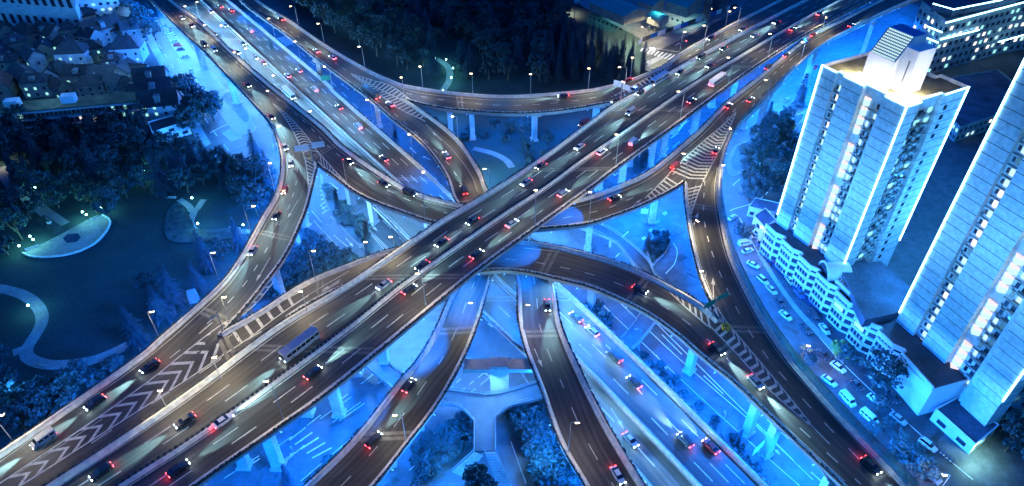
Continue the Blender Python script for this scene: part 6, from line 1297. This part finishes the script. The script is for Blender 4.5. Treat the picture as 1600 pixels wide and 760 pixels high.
# ================================================================ signs
def signboard(label, deck, base, boards, h, yaw=None, mat_='white', lines=True):
    b, d = deck.at(*base) if deck else (P(*base), Vector((1, 0, 0))); ang = math.atan2(d.y, d.x) + math.pi / 2 if yaw is None else yaw
    t = empty('road_sign', label, 'road sign', tuple(b), ang); q = MB()
    q.tube([(0, 0, 0), (0, 0, h + 1.2)], .18, 8); q.box((0, 0, 0), (.7, .7, .4), 0, True)
    for (x, w_, hh, dz) in boards: q.tube([(0, 0, h + dz + .3), (x, 0.12, h + dz + .3)], .09, 5); q.tube([(0, 0, h + dz - .5), (x, 0.12, h + dz - .5)], .09, 5)
    q.build('post', M['steel'], t)
    for (x, w_, hh, dz) in boards:
        q = MB(); q.box((x, -.12, h + dz), (w_, .08, hh)); bo = q.build('board', M[mat_], t)
        q = MB()
        for zz in (-.3, 0, .3): q.box((x, .0, h + dz + zz * hh), (w_ * .98, .12, .08))
        q.build('rear_rail', M['steel'], bo)
    return t
signboard('pair of large pale sign boards in the striped gore of the west ramps', Ad, (489, 252), [(-2.9, 5.0, 2.4, 0), (2.9, 4.6, 2.4, .5)], 6.0, math.radians(15))
signboard('pale double sign board beside the police car', Fd, (970, 152), [(-2.0, 3.4, 2.6, .6), (2.0, 3.2, 2.4, -.2)], 5.0, math.radians(-30))
signboard('green direction sign over the nose of the two east ramps', Dd, (1112, 497), [(-2.3, 3.8, 2.0, 0), (2.3, 3.8, 2.0, 0.6)], 6.5, math.radians(30), 'sign_green')
signboard('teal sign board hanging over the low road barrier', Nd, (520, 140), [(-2.2, 4.2, 2.4, 0)], 6.0, math.radians(15), 'sign_green')
signboard('empty sign frame at the nose of the striped merge', Ad, (350, 518), [(-1.6, 1.2, .5, 0)], 6.0, math.radians(40), 'steel')
signboard('pale sign back hanging beside the low road, upper of the pair', None, (1186, 712), [(-2.6, 4.6, 2.6, 0)], 6.0, math.radians(40))
signboard('pale sign back hanging beside the low road, lower of the pair', None, (1206, 695), [(-2.6, 4.6, 2.6, 0)], 6.0, math.radians(40))
signboard('small pale sign board under the east branch', None, (1010, 348), [(-1.2, 2.6, 2.2, 0)], 5.0, math.radians(-10))
# crash cushion, round and yellow, at the nose of the east ramps
p, _ = Dd.at(1134, 513); cc = empty('crash_cushion', 'round yellow crash cushion of drums at the nose of the east ramps', 'crash cushion', tuple(p)); 
for k in range(5):
    q = MB(); a = k * 1.257; q.tube([(math.cos(a) * .85, math.sin(a) * .85, 0.02), (math.cos(a) * .85, math.sin(a) * .85, 1.0)], .5, 10, .45); q.build('drum', PAINT['yellow'], cc)
p, _ = Ad.at(486, 247); cc = empty('crash_cushion', 'small orange drum at the foot of the white sign boards', 'crash cushion', tuple(p)); q = MB(); q.tube([(0, -1.2, 0), (0, -1.2, 1.0)], .6, 10, .5); q.build('drum', PAINT['yellow'], cc); q = MB(); q.tube([(0, -1.2, .4), (0, -1.2, .6)], .61, 10); q.build('band', PAINT['white'], cc)
# traffic light at the top crossing
p = P(1062, 82); tl = empty('traffic_light', 'red traffic light on an arm at the top crossing', 'traffic light', tuple(p)); q = MB(); q.tube([(0, 0, 0), (0, 0, 6), (2.5, 0, 6.2)], .1, 6); q.build('post', M['steel'], tl); q = MB(); q.box((2.5, 0, 6.0), (.45, .35, 1.2)); q.build('signal_box', M['dark_steel'], tl); q = MB(); q.box((2.5, -.2, 6.4), (.32, .1, .32)); q.build('red_lens', M['tail_on'], tl)
# park benches, sculpture and stones
def bench(u, v, u2, v2, label):
    a, b = P(u, v), P(u2, v2); d = b - a; L = d.length; c = (a + b) / 2; t = empty('park_bench', label, 'bench', (c.x, c.y, .03), math.atan2(d.y, d.x), 'park benches')
    q = MB(); q.box((0, 0, .42), (L, .5, .08)); q.build('seat', M['concrete'], t); q = MB(); q.box((0, .28, .75), (L, .07, .4)); q.build('backrest', M['concrete'], t)
    for s in (-1, 1): q = MB(); q.box((s * (L / 2 - .3), 0, 0), (.12, .45, .38), 0, True); q.build('leg', M['dark_steel'], t)
bench(56, 570, 72, 573, 'pale bench on the lower bend of the lawn path'); bench(358, 358, 376, 360, 'pale bench near the lamp by the west viaduct'); bench(258, 311, 276, 311, 'pale bench above the planting bed'); bench(40, 393, 62, 386, 'blue bench inside the left tip of the plaza'); bench(143, 346, 160, 340, 'blue bench inside the right tip of the plaza')
st = empty('statue', 'dark twisted bronze sculpture on the bed above the plaza', 'statue', tuple(P(78, 350))); q = MB(); q.box((0, 0, .3), (1.2, 1.2, .9), 0, True); q.build('plinth', M['concrete'], st); q = MB(); q.tube([(0, 0, 1.2), (.5, .2, 2.0), (-.4, 0, 2.8), (.3, -.2, 3.6), (0, 0, 4.4)], .45, 8, .12); q.build('figure', M['dark_steel'], st)
st = empty('boulder', 'large pale stone block beside the viaduct among the trees', 'boulder', tuple(P(304, 470))); q = MB(); q.box((0, 0, 0), (3.2, 2.6, 4.0), .4, True, .8); q.build('stone', M['pave'], st)
